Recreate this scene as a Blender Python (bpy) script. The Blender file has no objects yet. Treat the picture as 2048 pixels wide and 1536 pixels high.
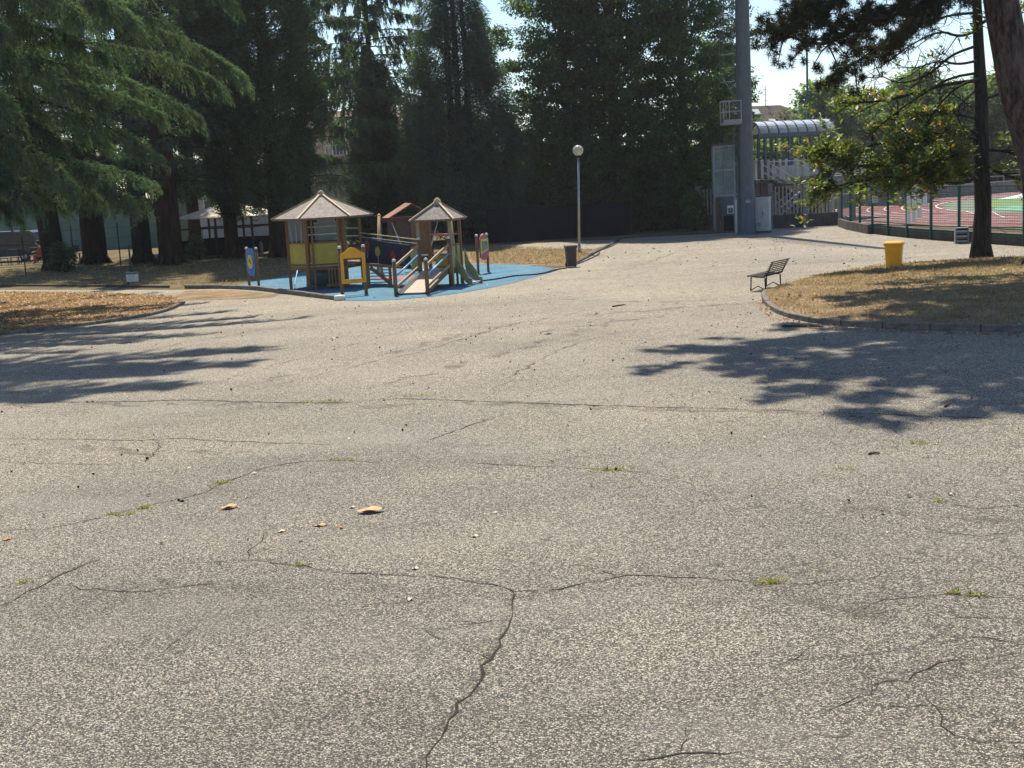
import bpy, math, random
import numpy as np
from mathutils import Vector, Matrix
random.seed(7)
rad = math.radians
SC = bpy.context.scene
COL = SC.collection

# ------------------------------------------------------------------ camera, sky, sun, exposure
FPX, CAM_H = 2500.0, 3.4                       # focal length in pixels of a 2048 px wide frame, eye height in metres
PITCH, ROLL = math.atan(403 / 2500), rad(3.0)
FW = Vector((0, math.cos(PITCH), -math.sin(PITCH)))
U0 = Vector((0, math.sin(PITCH), math.cos(PITCH)))
RT = Vector((1, 0, 0)) * math.cos(ROLL) - U0 * math.sin(ROLL)
UP = U0 * math.cos(ROLL) + Vector((1, 0, 0)) * math.sin(ROLL)
cam_d = bpy.data.cameras.new('camera')
cam = bpy.data.objects.new('camera', cam_d); COL.objects.link(cam)
cam_d.sensor_width = 36.0
cam_d.lens = 36.0 * FPX / 2048
cam_d.clip_end = 3000
m = Matrix((RT, UP, -FW)).transposed().to_4x4(); m.translation = (0, 0, CAM_H)
cam.matrix_world = m
SC.camera = cam

SUN_EL, SUN_AZ = rad(57), rad(-7)              # azimuth from +Y, negative = to the left
sun_dir = Vector((math.sin(SUN_AZ) * math.cos(SUN_EL), math.cos(SUN_AZ) * math.cos(SUN_EL), math.sin(SUN_EL)))
world = bpy.data.worlds.new('World'); SC.world = world; world.use_nodes = True
wn = world.node_tree.nodes; wl = world.node_tree.links
sky = wn.new('ShaderNodeTexSky'); sky.sky_type = 'NISHITA'; sky.sun_disc = False
sky.sun_elevation = SUN_EL; sky.sun_rotation = SUN_AZ
sky.air_density = 1.0; sky.dust_density = 0.4; sky.ozone_density = 3.0; sky.altitude = 100
wl.new(sky.outputs[0], wn['Background'].inputs[0]); wn['Background'].inputs[1].default_value = 0.10
sd = bpy.data.lights.new('sun', 'SUN'); sd.energy = 4.6; sd.angle = rad(0.55); sd.color = (1.0, 0.915, 0.77)
so = bpy.data.objects.new('sun', sd); COL.objects.link(so)
so.rotation_euler = (-sun_dir).to_track_quat('-Z', 'Y').to_euler()
SC.view_settings.view_transform = 'Standard'; SC.view_settings.look = 'None'
SC.view_settings.exposure = 0.72; SC.view_settings.gamma = 1.0; SC.view_settings.use_curve_mapping = False

# ------------------------------------------------------------------ measuring helpers (photo pixel -> place)
def ray(x, y): return FW + RT * ((x - 1024) / FPX) + UP * ((768 - y) / FPX)
def gp(x, y, z=0.0):
    d = ray(x, y); t = (z - CAM_H) / d.z
    return Vector((d.x * t, d.y * t, z))
def at(x, y, Y):
    d = ray(x, y); t = Y / d.y
    return Vector((d.x * t, Y, CAM_H + d.z * t))

# ------------------------------------------------------------------ materials
MATS = {}
def new_mat(name):
    mt = bpy.data.materials.new(name); mt.use_nodes = True
    nt = mt.node_tree; b = nt.nodes['Principled BSDF']
    MATS[name] = mt
    return mt, nt, b
def _ramp(nt, src, stops):
    r = nt.nodes.new('ShaderNodeValToRGB'); e = r.color_ramp.elements
    while len(e) < len(stops): e.new(0.5)
    for k, (p, c) in enumerate(stops):
        e[k].position = p; e[k].color = (c[0], c[1], c[2], 1)
    nt.links.new(src, r.inputs[0]); return r.outputs[0]
def _noise(nt, scale, detail=4, rough=0.6, vec=None, sc3=None):
    n = nt.nodes.new('ShaderNodeTexNoise'); n.inputs['Scale'].default_value = scale
    n.inputs['Detail'].default_value = detail; n.inputs['Roughness'].default_value = rough
    if vec is None:
        tc = nt.nodes.new('ShaderNodeTexCoord'); vec = tc.outputs['Object']
    if sc3:
        mp = nt.nodes.new('ShaderNodeMapping'); mp.inputs['Scale'].default_value = sc3
        nt.links.new(vec, mp.inputs[0]); vec = mp.outputs[0]
    nt.links.new(vec, n.inputs['Vector']); return n.outputs[0]
def _mix(nt, fac, a, b, mode='MIX'):
    mx = nt.nodes.new('ShaderNodeMix'); mx.data_type = 'RGBA'; mx.blend_type = mode
    for sock, v in ((mx.inputs[0], fac), (mx.inputs[6], a), (mx.inputs[7], b)):
        if hasattr(v, 'links'): nt.links.new(v, sock)
        elif isinstance(v, (int, float)): sock.default_value = v
        else: sock.default_value = (v[0], v[1], v[2], 1)
    return mx.outputs[2]
def _math(nt, op, a, b=0.0):
    mm = nt.nodes.new('ShaderNodeMath'); mm.operation = op
    for k, v in enumerate((a, b)):
        if hasattr(v, 'links'): nt.links.new(v, mm.inputs[k])
        else: mm.inputs[k].default_value = v
    return mm.outputs[0]
def _bump(nt, b, h, strength, dist=0.02):
    bp = nt.nodes.new('ShaderNodeBump'); bp.inputs['Strength'].default_value = strength; bp.inputs['Distance'].default_value = dist
    nt.links.new(h, bp.inputs['Height']); nt.links.new(bp.outputs[0], b.inputs['Normal'])
def surf(name, c1, c2=None, scale=6, rough=0.7, metal=0.0, bump=0.0, sc3=None, spec=0.4, detail=5, lo=.35, hi=.65):
    mt, nt, b = new_mat(name)
    c2 = c2 or tuple(x * 0.72 for x in c1)
    n = _noise(nt, scale, detail, 0.65, None, sc3)
    col = _ramp(nt, n, [(lo, c2), (hi, c1)])
    nt.links.new(col, b.inputs['Base Color'])
    b.inputs['Roughness'].default_value = rough; b.inputs['Metallic'].default_value = metal
    b.inputs['Specular IOR Level'].default_value = spec
    if bump: _bump(nt, b, n, bump)
    return mt
def leaf_mat(name, dark, light, trans=0.35, gloss=0.06, grough=0.45, nscale=0.7, accent=None, acc_fac=0.03, tcol=None):
    mt = bpy.data.materials.new(name); mt.use_nodes = True; nt = mt.node_tree; nt.nodes.clear(); MATS[name] = mt
    out = nt.nodes.new('ShaderNodeOutputMaterial')
    geo = nt.nodes.new('ShaderNodeNewGeometry')
    tc = nt.nodes.new('ShaderNodeTexCoord')
    n = _noise(nt, nscale, 3, 0.6, tc.outputs['Object'])
    f = _math(nt, 'ADD', _math(nt, 'MULTIPLY', n, 0.8), _math(nt, 'MULTIPLY', geo.outputs['Random Per Island'], 0.35))
    col = _ramp(nt, f, [(0.3, dark), (0.8, light)])
    if accent:
        w = nt.nodes.new('ShaderNodeTexWhiteNoise'); w.noise_dimensions = '1D'
        nt.links.new(geo.outputs['Random Per Island'], w.inputs['W'])
        sel = _math(nt, 'LESS_THAN', w.outputs['Value'], acc_fac)
        col = _mix(nt, sel, col, accent)
    d = nt.nodes.new('ShaderNodeBsdfDiffuse'); t = nt.nodes.new('ShaderNodeBsdfTranslucent'); g = nt.nodes.new('ShaderNodeBsdfGlossy')
    nt.links.new(col, d.inputs[0])
    tc2 = _mix(nt, 1.0, col, tcol or (1.6, 1.7, 0.7), 'MULTIPLY')
    nt.links.new(tc2, t.inputs[0])
    g.inputs['Roughness'].default_value = grough; g.inputs[0].default_value = (.8, .8, .8, 1)
    m1 = nt.nodes.new('ShaderNodeMixShader'); m1.inputs[0].default_value = trans
    nt.links.new(d.outputs[0], m1.inputs[1]); nt.links.new(t.outputs[0], m1.inputs[2])
    m2 = nt.nodes.new('ShaderNodeMixShader'); m2.inputs[0].default_value = gloss
    nt.links.new(m1.outputs[0], m2.inputs[1]); nt.links.new(g.outputs[0], m2.inputs[2])
    nt.links.new(m2.outputs[0], out.inputs[0])
    return mt
def bark_mat(name, c1, c2, sc=6, stretch=(1, 1, .18), bump=.9):
    mt, nt, b = new_mat(name)
    n = _noise(nt, sc, 6, .7, None, stretch)
    nt.links.new(_ramp(nt, n, [(.38, c2), (.62, c1)]), b.inputs['Base Color'])
    b.inputs['Roughness'].default_value = .95; b.inputs['Specular IOR Level'].default_value = .15
    _bump(nt, b, n, bump, .06); return mt

def broken_mat(name, c, scale, lo, hi, amax):
    mt = bpy.data.materials.new(name); mt.use_nodes = True; nt = mt.node_tree; nt.nodes.clear(); MATS[name] = mt
    out = nt.nodes.new('ShaderNodeOutputMaterial'); d = nt.nodes.new('ShaderNodeBsdfDiffuse'); t = nt.nodes.new('ShaderNodeBsdfTransparent'); mx = nt.nodes.new('ShaderNodeMixShader')
    d.inputs[0].default_value = (*c, 1); n = _noise(nt, scale, 6, .7)
    nt.links.new(_ramp(nt, n, [(lo, (0, 0, 0)), (hi, (amax,) * 3)]), mx.inputs[0]); nt.links.new(t.outputs[0], mx.inputs[1]); nt.links.new(d.outputs[0], mx.inputs[2]); nt.links.new(mx.outputs[0], out.inputs[0])
broken_mat('crack_dirt', (.10, .09, .075), 18, .46, .66, .6)
broken_mat('wear', (.10, .091, .077), 2.2, .42, .70, .42)
broken_mat('seam', (.075, .067, .057), 6, .40, .64, .8)
# asphalt: exposed aggregate, worn patches, fine alligator cracks
mt, nt, b = new_mat('asphalt')
tc = nt.nodes.new('ShaderNodeTexCoord'); vec = tc.outputs['Object']
v1 = nt.nodes.new('ShaderNodeTexVoronoi'); v1.inputs['Scale'].default_value = 88; nt.links.new(vec, v1.inputs['Vector'])
sep = nt.nodes.new('ShaderNodeSeparateColor'); nt.links.new(v1.outputs['Color'], sep.inputs[0])
agg = _ramp(nt, sep.outputs[0], [(0.0, (.04, .037, .030)), (.35, (.125, .115, .094)), (.66, (.33, .302, .246)), (1.0, (.82, .758, .63))])
gap = _ramp(nt, v1.outputs['Distance'], [(.30, (1, 1, 1)), (.70, (.18, .18, .18))])
col = _mix(nt, .85, agg, gap, 'MULTIPLY')
big = _noise(nt, .16, 5, .6, vec)
col = _mix(nt, 1.0, col, _ramp(nt, big, [(.3, (.86, .855, .86)), (.52, (1.08, 1.06, 1.03)), (.72, (1.3, 1.26, 1.2))]), 'MULTIPLY')
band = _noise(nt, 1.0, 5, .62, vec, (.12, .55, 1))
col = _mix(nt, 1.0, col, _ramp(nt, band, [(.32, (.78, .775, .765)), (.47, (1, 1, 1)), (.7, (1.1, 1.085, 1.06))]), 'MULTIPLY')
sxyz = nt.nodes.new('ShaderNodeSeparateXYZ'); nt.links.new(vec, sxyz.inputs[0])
# grazing backlight painted in over dusty wear: darker near the camera, paler far off
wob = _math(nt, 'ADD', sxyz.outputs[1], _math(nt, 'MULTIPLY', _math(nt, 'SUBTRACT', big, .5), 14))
backlit_tone = _ramp(nt, _math(nt, 'MULTIPLY', wob, .02), [(.12, (.72, .725, .73)), (.38, (.98, .95, .91)), (.8, (1.24, 1.175, 1.09))])
col = _mix(nt, 1.0, col, backlit_tone, 'MULTIPLY')
worn = _noise(nt, .4, 5, .6, vec, (.6, 1, 1))
col = _mix(nt, _ramp(nt, worn, [(.50, (0, 0, 0)), (.72, (.38, .38, .38))]), col, (.25, .232, .195))
stain = _noise(nt, .55, 6, .7, vec, (.5, 1, 1))
col = _mix(nt, _ramp(nt, stain, [(.60, (0, 0, 0)), (.74, (.5, .5, .5))]), col, (.075, .068, .06))
v2 = nt.nodes.new('ShaderNodeTexVoronoi'); v2.feature = 'DISTANCE_TO_EDGE'; v2.inputs['Scale'].default_value = 2.6
wv = nt.nodes.new('ShaderNodeVectorMath'); wv.operation = 'ADD'
nz = nt.nodes.new('ShaderNodeTexNoise'); nz.inputs['Scale'].default_value = 5; nz.inputs['Detail'].default_value = 5
nt.links.new(vec, nz.inputs['Vector'])
vs = nt.nodes.new('ShaderNodeVectorMath'); vs.operation = 'SCALE'; vs.inputs['Scale'].default_value = .22
nt.links.new(nz.outputs['Color'], vs.inputs[0]); nt.links.new(vec, wv.inputs[0]); nt.links.new(vs.outputs[0], wv.inputs[1])
nt.links.new(wv.outputs[0], v2.inputs['Vector'])
crk = _math(nt, 'LESS_THAN', v2.outputs['Distance'], .014)
reg = _noise(nt, .42, 3, .6, vec)
regx = _math(nt, 'ADD', reg, _math(nt, 'MULTIPLY', sxyz.outputs[0], .035))
crk = _math(nt, 'MULTIPLY', crk, _math(nt, 'GREATER_THAN', regx, .565))
col = _mix(nt, _math(nt, 'MULTIPLY', crk, .7), col, (.03, .027, .024))
nt.links.new(col, b.inputs['Base Color']); b.inputs['Roughness'].default_value = .72; b.inputs['Specular IOR Level'].default_value = .35
_bump(nt, b, v1.outputs['Distance'], .9, .010)

mt, nt, b = new_mat('dry_grass')      # parched lawn, leaf mould and bare soil
n1 = _noise(nt, 1.1, 6, .65); n2 = _noise(nt, 22, 4, .7); n3 = _noise(nt, .22, 4, .6)
c = _ramp(nt, n1, [(.3, (.16, .11, .07)), (.5, (.28, .20, .13)), (.68, (.38, .285, .19))])
c = _mix(nt, _ramp(nt, n3, [(.5, (0, 0, 0)), (.68, (.6, .6, .6))]), c, (.17, .17, .07))
c = _mix(nt, 1.0, c, _ramp(nt, n2, [(.3, (.55, .52, .5)), (.6, (1.15, 1.12, 1.05))]), 'MULTIPLY')
nt.links.new(c, b.inputs['Base Color']); b.inputs['Roughness'].default_value = .95; b.inputs['Specular IOR Level'].default_value = .1
_bump(nt, b, n2, .8, .05)

mt, nt, b = new_mat('park_soil')      # shaded ground beneath the conifers
n1 = _noise(nt, .5, 6, .65); n2 = _noise(nt, 14, 4, .7)
c = _ramp(nt, n1, [(.32, (.095, .07, .045)), (.52, (.15, .12, .07)), (.7, (.19, .165, .09))])
c = _mix(nt, 1.0, c, _ramp(nt, n2, [(.3, (.6, .58, .56)), (.6, (1.15, 1.12, 1.05))]), 'MULTIPLY')
nt.links.new(c, b.inputs['Base Color']); b.inputs['Roughness'].default_value = .95; b.inputs['Specular IOR Level'].default_value = .1
_bump(nt, b, n2, .7, .05)

surf('mat_blue', (.115, .235, .32), (.062, .145, .215), .9, .9, spec=.12, bump=.2, detail=8, lo=.3, hi=.7)
surf('rubber_red', (.42, .10, .09), (.3, .07, .07), 3, .85)
surf('kerb', (.20, .175, .15), (.09, .08, .07), 7, .85, bump=.4)
surf('crack', (.050, .043, .036), (.026, .022, .019), 30, .95, spec=.1)
surf('wood', (.26, .14, .062), (.13, .066, .032), 9, .65, sc3=(6, 6, 1), bump=.2)
surf('wood_light', (.42, .31, .19), (.24, .165, .095), 6, .7, sc3=(6, 6, 1), bump=.2)
surf('plank', (.56, .47, .38), (.37, .29, .22), 5, .8, sc3=(1, 8, 8), bump=.3)
surf('shingle', (.29, .25, .225), (.12, .10, .09), 9, .75, bump=.25, detail=8)
surf('batten', (.58, .48, .30), (.34, .26, .15), 7, .65)
surf('olive_panel', (.46, .37, .05), (.36, .29, .04), 3, .5)
surf('pale_panel', (.36, .36, .17), (.27, .26, .12), 3, .5)
surf('orange_plastic', (.88, .40, .025), (.76, .32, .02), 3, .4)
surf('blue_plastic', (.02, .19, .56), (.015, .14, .44), 3, .4)
surf('cyan_pipe', (.13, .38, .60), (.09, .28, .47), 4, .4)
surf('pink_plastic', (.55, .10, .16), (.42, .075, .12), 4, .45)
surf('yellow_plastic', (.72, .58, .14), (.55, .42, .09), 4, .45)
surf('navy_panel', (.018, .020, .055), (.010, .012, .034), 5, .6)
surf('red_paint', (.38, .035, .04), (.26, .025, .03), 4, .5)
surf('maroon', (.14, .028, .035), (.09, .02, .024), 4, .6)
surf('mustard', (.45, .36, .04), (.33, .26, .03), 4, .5)
surf('white_cap', (.72, .72, .70), (.55, .55, .53), 9, .5)
surf('steel', (.46, .47, .48), (.33, .34, .35), 5, .45, .75)
surf('steel_slide', (.36, .40, .43), (.27, .30, .33), 5, .4, .5)
surf('galvanised', (.125, .145, .165), (.09, .105, .12), 5, .62, .25, sc3=(1, 1, .35), detail=7)
surf('grey_paint', (.30, .315, .33), (.235, .25, .265), 2.5, .6)
surf('cabinet', (.46, .48, .49), (.37, .39, .40), 3, .55)
surf('dark_iron', (.028, .027, .028), (.016, .016, .017), 9, .6, .2)
surf('black_rubber', (.014, .014, .015), (.009, .009, .01), 9, .7)
surf('bench_wood', (.030, .024, .022), (.016, .013, .012), 9, .8, sc3=(1, 8, 8))
surf('bin_yellow', (.86, .42, .016), (.76, .35, .014), 2.5, .42)
surf('bin_brown', (.085, .055, .045), (.055, .036, .03), 4, .55)
surf('concrete', (.27, .255, .235), (.15, .14, .125), 2.2, .9, bump=.3)
surf('concrete_dark', (.10, .092, .085), (.05, .046, .042), 1.5, .9, bump=.3)
surf('concrete_rail', (.40, .375, .33), (.26, .24, .21), 2.5, .9)
surf('brown_gate', (.11, .075, .06), (.07, .048, .04), 3, .8)
surf('green_paint', (.012, .085, .075), (.008, .06, .054), 5, .5)
surf('green_wire', (.02, .12, .10), (.014, .085, .075), 5, .5)
surf('stucco_pale', (.50, .50, .49), (.41, .41, .405), 1.2, .9, bump=.1)
surf('stucco_peach', (.52, .36, .27), (.44, .30, .22), 1.0, .9)
surf('green_hall', (.13, .20, .17), (.095, .155, .13), .9, .8)
surf('navy_fence', (.008, .014, .020), (.005, .009, .014), 1.4, .95, spec=.05)
surf('teal_plastic', (.05, .14, .16), (.03, .09, .11), 3, .4)
surf('roof_tile', (.19, .135, .11), (.11, .08, .07), 3.5, .9, bump=.5, detail=8)
surf('roof_white', (.82, .76, .64), (.70, .63, .52), 3, .7)
surf('hut_roof', (.34, .17, .10), (.20, .09, .055), 5, .85, bump=.4)
surf('hut_wall', (.12, .075, .05), (.08, .05, .033), 4, .8)
surf('window_dark', (.03, .035, .04), (.02, .024, .028), 3, .15)
surf('white_paint', (.78, .78, .76), (.66, .66, .64), 3, .6)
surf('paper', (.80, .81, .80), (.72, .74, .74), 3, .8)
surf('paper_cream', (.66, .60, .44), (.58, .52, .37), 3, .8)
surf('print_grey', (.28, .29, .31), (.22, .23, .25), 20, .8)
surf('track_red', (.185, .056, .046), (.14, .043, .037), .8, .85, detail=7)
surf('pitch_green', (.16, .25, .06), (.11, .19, .07), .7, .9, bump=.3)
surf('dzone', (.16, .20, .13), (.12, .155, .105), .6, .9)
surf('tarp_green', (.07, .30, .16), (.05, .22, .12), 2, .6)
surf('stone', (.30, .28, .26), (.20, .185, .17), 6, .9, bump=.4)
surf('van_paint', (.035, .042, .045), (.028, .034, .037), 2, .3)
surf('tail_red', (.75, .04, .06), (.6, .03, .05), 6, .3)
surf('skin', (.50, .30, .22), (.44, .26, .19), 6, .6)
surf('cloth_red', (.42, .12, .07), (.33, .09, .055), 9, .9)
surf('cloth_dark', (.03, .035, .05), (.02, .024, .035), 9, .9)
surf('hair', (.02, .016, .013), (.012, .01, .009), 20, .7)
surf('chair_blue', (.03, .055, .085), (.022, .04, .065), 5, .5)
surf('leaf_dry', (.56, .33, .17), (.38, .20, .095), 18, .75)
surf('leaf_pale', (.66, .52, .36), (.5, .37, .24), 18, .75)
surf('leaf_rust', (.50, .22, .06), (.36, .14, .04), 18, .75)
surf('twig', (.07, .05, .04), (.04, .03, .025), 18, .9)
surf('hose', (.018, .019, .02), (.012, .012, .013), 9, .6)
surf('cable_orange', (.22, .10, .05), (.14, .065, .035), 9, .6)
surf('trunk_grey', (.10, .085, .07), (.06, .05, .042), 5, .95)

mt, nt, b = new_mat('glass_roof')
n = _noise(nt, 1.5, 3)
nt.links.new(_ramp(nt, n, [(.35, (.55, .58, .58)), (.65, (.70, .72, .71))]), b.inputs['Base Color'])
b.inputs['Roughness'].default_value = .25; b.inputs['Transmission Weight'].default_value = .55; b.inputs['IOR'].default_value = 1.2
mt, nt, b = new_mat('glass_clear')
n = _noise(nt, 1.5, 3)
nt.links.new(_ramp(nt, n, [(.35, (.62, .72, .72)), (.65, (.78, .86, .86))]), b.inputs['Base Color'])
b.inputs['Roughness'].default_value = .06; b.inputs['Transmission Weight'].default_value = .85; b.inputs['IOR'].default_value = 1.15
mt, nt, b = new_mat('globe')
n = _noise(nt, 9, 3)
nt.links.new(_ramp(nt, n, [(.35, (.70, .66, .52)), (.65, (.84, .81, .68))]), b.inputs['Base Color'])
b.inputs['Roughness'].default_value = .25; b.inputs['Transmission Weight'].default_value = .45; b.inputs['IOR'].default_value = 1.2

leaf_mat('needle_deodar', (.036, .066, .052), (.112, .160, .104), .42, .008, nscale=.5, accent=(.15, .10, .06), acc_fac=.07, tcol=(1.5, 1.75, .9))
leaf_mat('needle_far', (.036, .066, .060), (.098, .146, .108), .44, .008, nscale=.45, accent=(.09, .065, .04), acc_fac=.05)
leaf_mat('scale_cedar', (.036, .070, .048), (.100, .154, .084), .42, .01, nscale=.55, accent=(.10, .06, .035), acc_fac=.06)
leaf_mat('scale_cypress', (.034, .064, .060), (.095, .142, .104), .44, .01, nscale=.5)
leaf_mat('hornbeam_leaf', (.032, .064, .050), (.092, .148, .074), .48, .012, .4, nscale=.4, tcol=(2.1, 2.3, .7))
leaf_mat('magnolia_leaf', (.048, .078, .018), (.135, .185, .046), .44, .05, .5, nscale=1.2, accent=(.34, .15, .035), acc_fac=.06, tcol=(2.0, 1.9, .6))
leaf_mat('pine_needle', (.016, .022, .016), (.045, .052, .032), .22, .01, nscale=1.2, accent=(.08, .05, .04), acc_fac=.09)
leaf_mat('far_leaf', (.075, .12, .055), (.17, .23, .10), .42, .01, nscale=.35)
leaf_mat('ivy_leaf', (.03, .07, .02), (.10, .19, .05), .4, .08, nscale=1.5)
leaf_mat('weed', (.12, .16, .03), (.30, .33, .07), .35, .02, nscale=5, accent=(.42, .34, .16), acc_fac=.25)
leaf_mat('dry_blade', (.18, .125, .078), (.42, .31, .20), .3, .02, nscale=1.5, accent=(.16, .17, .06), acc_fac=.12)
leaf_mat('litter', (.17, .08, .055), (.38, .195, .135), .3, .03, nscale=2.5, accent=(.62, .45, .28), acc_fac=.2)
bark_mat('bark_dark', (.045, .037, .032), (.014, .012, .011))
bark_mat('bark_red', (.065, .036, .028), (.022, .013, .011))
bark_mat('bark_pine', (.135, .105, .095), (.03, .023, .022), 7, (1, 1, .28), 1.0)
bark_mat('bark_mag', (.055, .05, .045), (.02, .018, .017), 9)

# ------------------------------------------------------------------ object helpers
def tag(o, label=None, cat=None, group=None, kind=None):
    if label: o['label'] = label
    if cat: o['category'] = cat
    if group: o['group'] = group
    if kind: o['kind'] = kind
    return o
def thing(name, loc, label, cat, group=None, rz=0.0):
    o = bpy.data.objects.new(name, None); COL.objects.link(o)
    o.location = loc; o.rotation_euler = (0, 0, rz); o.empty_display_size = .2
    return tag(o, label, cat, group)
def link(name, me, parent=None, loc=None, rz=None, rot=None):
    o = bpy.data.objects.new(name, me); COL.objects.link(o)
    if parent: o.parent = parent
    if loc is not None: o.location = loc
    if rz is not None: o.rotation_euler = (0, 0, rz)
    if rot is not None: o.rotation_euler = rot
    return o
def copy_tree(o, parent=None):
    c = o.copy(); COL.objects.link(c); c.parent = parent
    for ch in list(o.children): copy_tree(ch, c)
    return c
def mesh_np(name, V, Fq, mat, smooth=False):
    me = bpy.data.meshes.new(name); k = Fq.shape[1]; n = len(Fq)
    me.vertices.add(len(V)); me.vertices.foreach_set('co', np.ascontiguousarray(V, dtype=np.float32).ravel())
    me.loops.add(n * k); me.loops.foreach_set('vertex_index', np.ascontiguousarray(Fq, dtype=np.int32).ravel())
    me.polygons.add(n); me.polygons.foreach_set('loop_start', np.arange(0, n * k, k, dtype=np.int32))
    me.polygons.foreach_set('loop_total', np.full(n, k, dtype=np.int32))
    if smooth: me.polygons.foreach_set('use_smooth', np.ones(n, dtype=bool))
    me.update(calc_edges=True); me.materials.append(MATS[mat]); return me

class MB:
    def __init__(s): s.v = []; s.f = []
    def add(s, vs, fs):
        k = len(s.v); s.v += [tuple(x) for x in vs]; s.f += [tuple(i + k for i in f) for f in fs]; return s
    def box(s, c, d, rz=0.0, rot=None):
        R = rot if rot is not None else Matrix.Rotation(rz, 3, 'Z'); c = Vector(c)
        vs = [c + R @ Vector((x * d[0] / 2, y * d[1] / 2, z * d[2] / 2)) for z in (-1, 1) for x, y in ((-1, -1), (1, -1), (1, 1), (-1, 1))]
        return s.add(vs, [(3, 2, 1, 0), (4, 5, 6, 7), (0, 1, 5, 4), (1, 2, 6, 5), (2, 3, 7, 6), (3, 0, 4, 7)])
    def bar(s, a, b, w, t=None, up=(0, 0, 1)):
        a, b = Vector(a), Vector(b); t = t or w; d = (b - a).normalized(); u = Vector(up)
        if abs(d.dot(u)) > .98: u = Vector((0, 1, 0))
        x = d.cross(u).normalized(); y = x.cross(d).normalized()
        vs = [p + x * (i * w / 2) + y * (j * t / 2) for p in (a, b) for i, j in ((-1, -1), (1, -1), (1, 1), (-1, 1))]
        return s.add(vs, [(3, 2, 1, 0), (4, 5, 6, 7), (0, 1, 5, 4), (1, 2, 6, 5), (2, 3, 7, 6), (3, 0, 4, 7)])
    def tube(s, pts, r, n=8, cap=True):
        pts = [Vector(p) for p in pts]; m_ = len(pts)
        rs = list(r) if hasattr(r, '__len__') else [r] * m_
        vs = []; ref = None
        for i, p in enumerate(pts):
            d = (pts[min(i + 1, m_ - 1)] - pts[max(i - 1, 0)]).normalized()
            if ref is None: ref = Vector((1, 0, 0)) if abs(d.x) < .8 else Vector((0, 1, 0))
            x = (ref - d * ref.dot(d)).normalized(); y = d.cross(x); ref = x
            for k in range(n):
                a = 2 * math.pi * k / n; vs.append(p + (x * math.cos(a) + y * math.sin(a)) * rs[i])
        fs = [(i * n + k, i * n + (k + 1) % n, (i + 1) * n + (k + 1) % n, (i + 1) * n + k) for i in range(m_ - 1) for k in range(n)]
        if cap: fs += [tuple(range(n - 1, -1, -1)), tuple((m_ - 1) * n + k for k in range(n))]
        return s.add(vs, fs)
    def lathe(s, prof, n=16, c=(0, 0, 0)):
        c = Vector(c); vs = []
        for r_, z in prof:
            for k in range(n):
                a = 2 * math.pi * k / n; vs.append(c + Vector((r_ * math.cos(a), r_ * math.sin(a), z)))
        m_ = len(prof)
        fs = [(i * n + k, i * n + (k + 1) % n, (i + 1) * n + (k + 1) % n, (i + 1) * n + k) for i in range(m_ - 1) for k in range(n)]
        if prof[0][0] > 1e-4: fs.append(tuple(range(n - 1, -1, -1)))
        if prof[-1][0] > 1e-4: fs.append(tuple((m_ - 1) * n + k for k in range(n)))
        return s.add(vs, fs)
    def ball(s, c, r, n=12, m_=8, sz=1.0):
        return s.lathe([(max(1e-5, r * math.sin(math.pi * i / m_)), -r * sz * math.cos(math.pi * i / m_)) for i in range(m_ + 1)], n, c)
    def prism(s, poly, off):
        poly = [Vector(p) for p in poly]; o = Vector(off); n = len(poly)
        vs = poly + [p + o for p in poly]
        fs = [tuple(range(n - 1, -1, -1)), tuple(range(n, 2 * n))] + [(i, (i + 1) % n, n + (i + 1) % n, n + i) for i in range(n)]
        return s.add(vs, fs)
    def mesh(s, name, mat, smooth=False):
        me = bpy.data.meshes.new(name); me.from_pydata(s.v, [], s.f); me.materials.append(MATS[mat])
        if smooth: me.polygons.foreach_set('use_smooth', [True] * len(me.polygons))
        me.update(); return me
    def build(s, name, mat, parent=None, smooth=False, loc=None, rz=None):
        o = link(name, s.mesh(name, mat, smooth), parent, loc, rz)
        if smooth == 'auto': pass
        return o
def part(name, mat, parent, fn, smooth=False):
    mb = MB(); fn(mb); return mb.build(name, mat, parent, smooth)
def box_part(name, mat, parent, c, d, rz=0.0): return MB().box(c, d, rz).build(name, mat, parent)
def bar_part(name, mat, parent, a, b, w, t=None, up=(0, 0, 1)): return MB().bar(a, b, w, t, up).build(name, mat, parent)
def tube_part(name, mat, parent, pts, r, n=8): return MB().tube(pts, r, n).build(name, mat, parent, True)
def sheet(name, pts, z, mat, thick=None):
    me = bpy.data.meshes.new(name)
    me.from_pydata([(p[0], p[1], z) for p in pts], [], [tuple(range(len(pts)))])
    me.materials.append(MATS[mat]); me.update()
    if me.polygons[0].normal.z < 0: me.flip_normals()
    return link(name, me)
def G(*px): return [gp(x, y) for x, y in px]
def resample(pts, step):
    pts = [Vector(p) for p in pts]; out = [pts[0]]; acc = 0
    for a, b in zip(pts, pts[1:]):
        L = (b - a).length
        if L < 1e-6: continue
        t = step - acc
        while t <= L: out.append(a.lerp(b, t / L)); t += step
        acc = L - (t - step)
    if (out[-1] - pts[-1]).length > step * .3: out.append(pts[-1])
    return out
def smooth_line(pts, it=2):
    pts = [Vector(p) for p in pts]
    for _ in range(it):
        q = [pts[0]]
        for a, b in zip(pts, pts[1:]): q += [a.lerp(b, .25), a.lerp(b, .75)]
        q.append(pts[-1]); pts = q
    return pts

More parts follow.
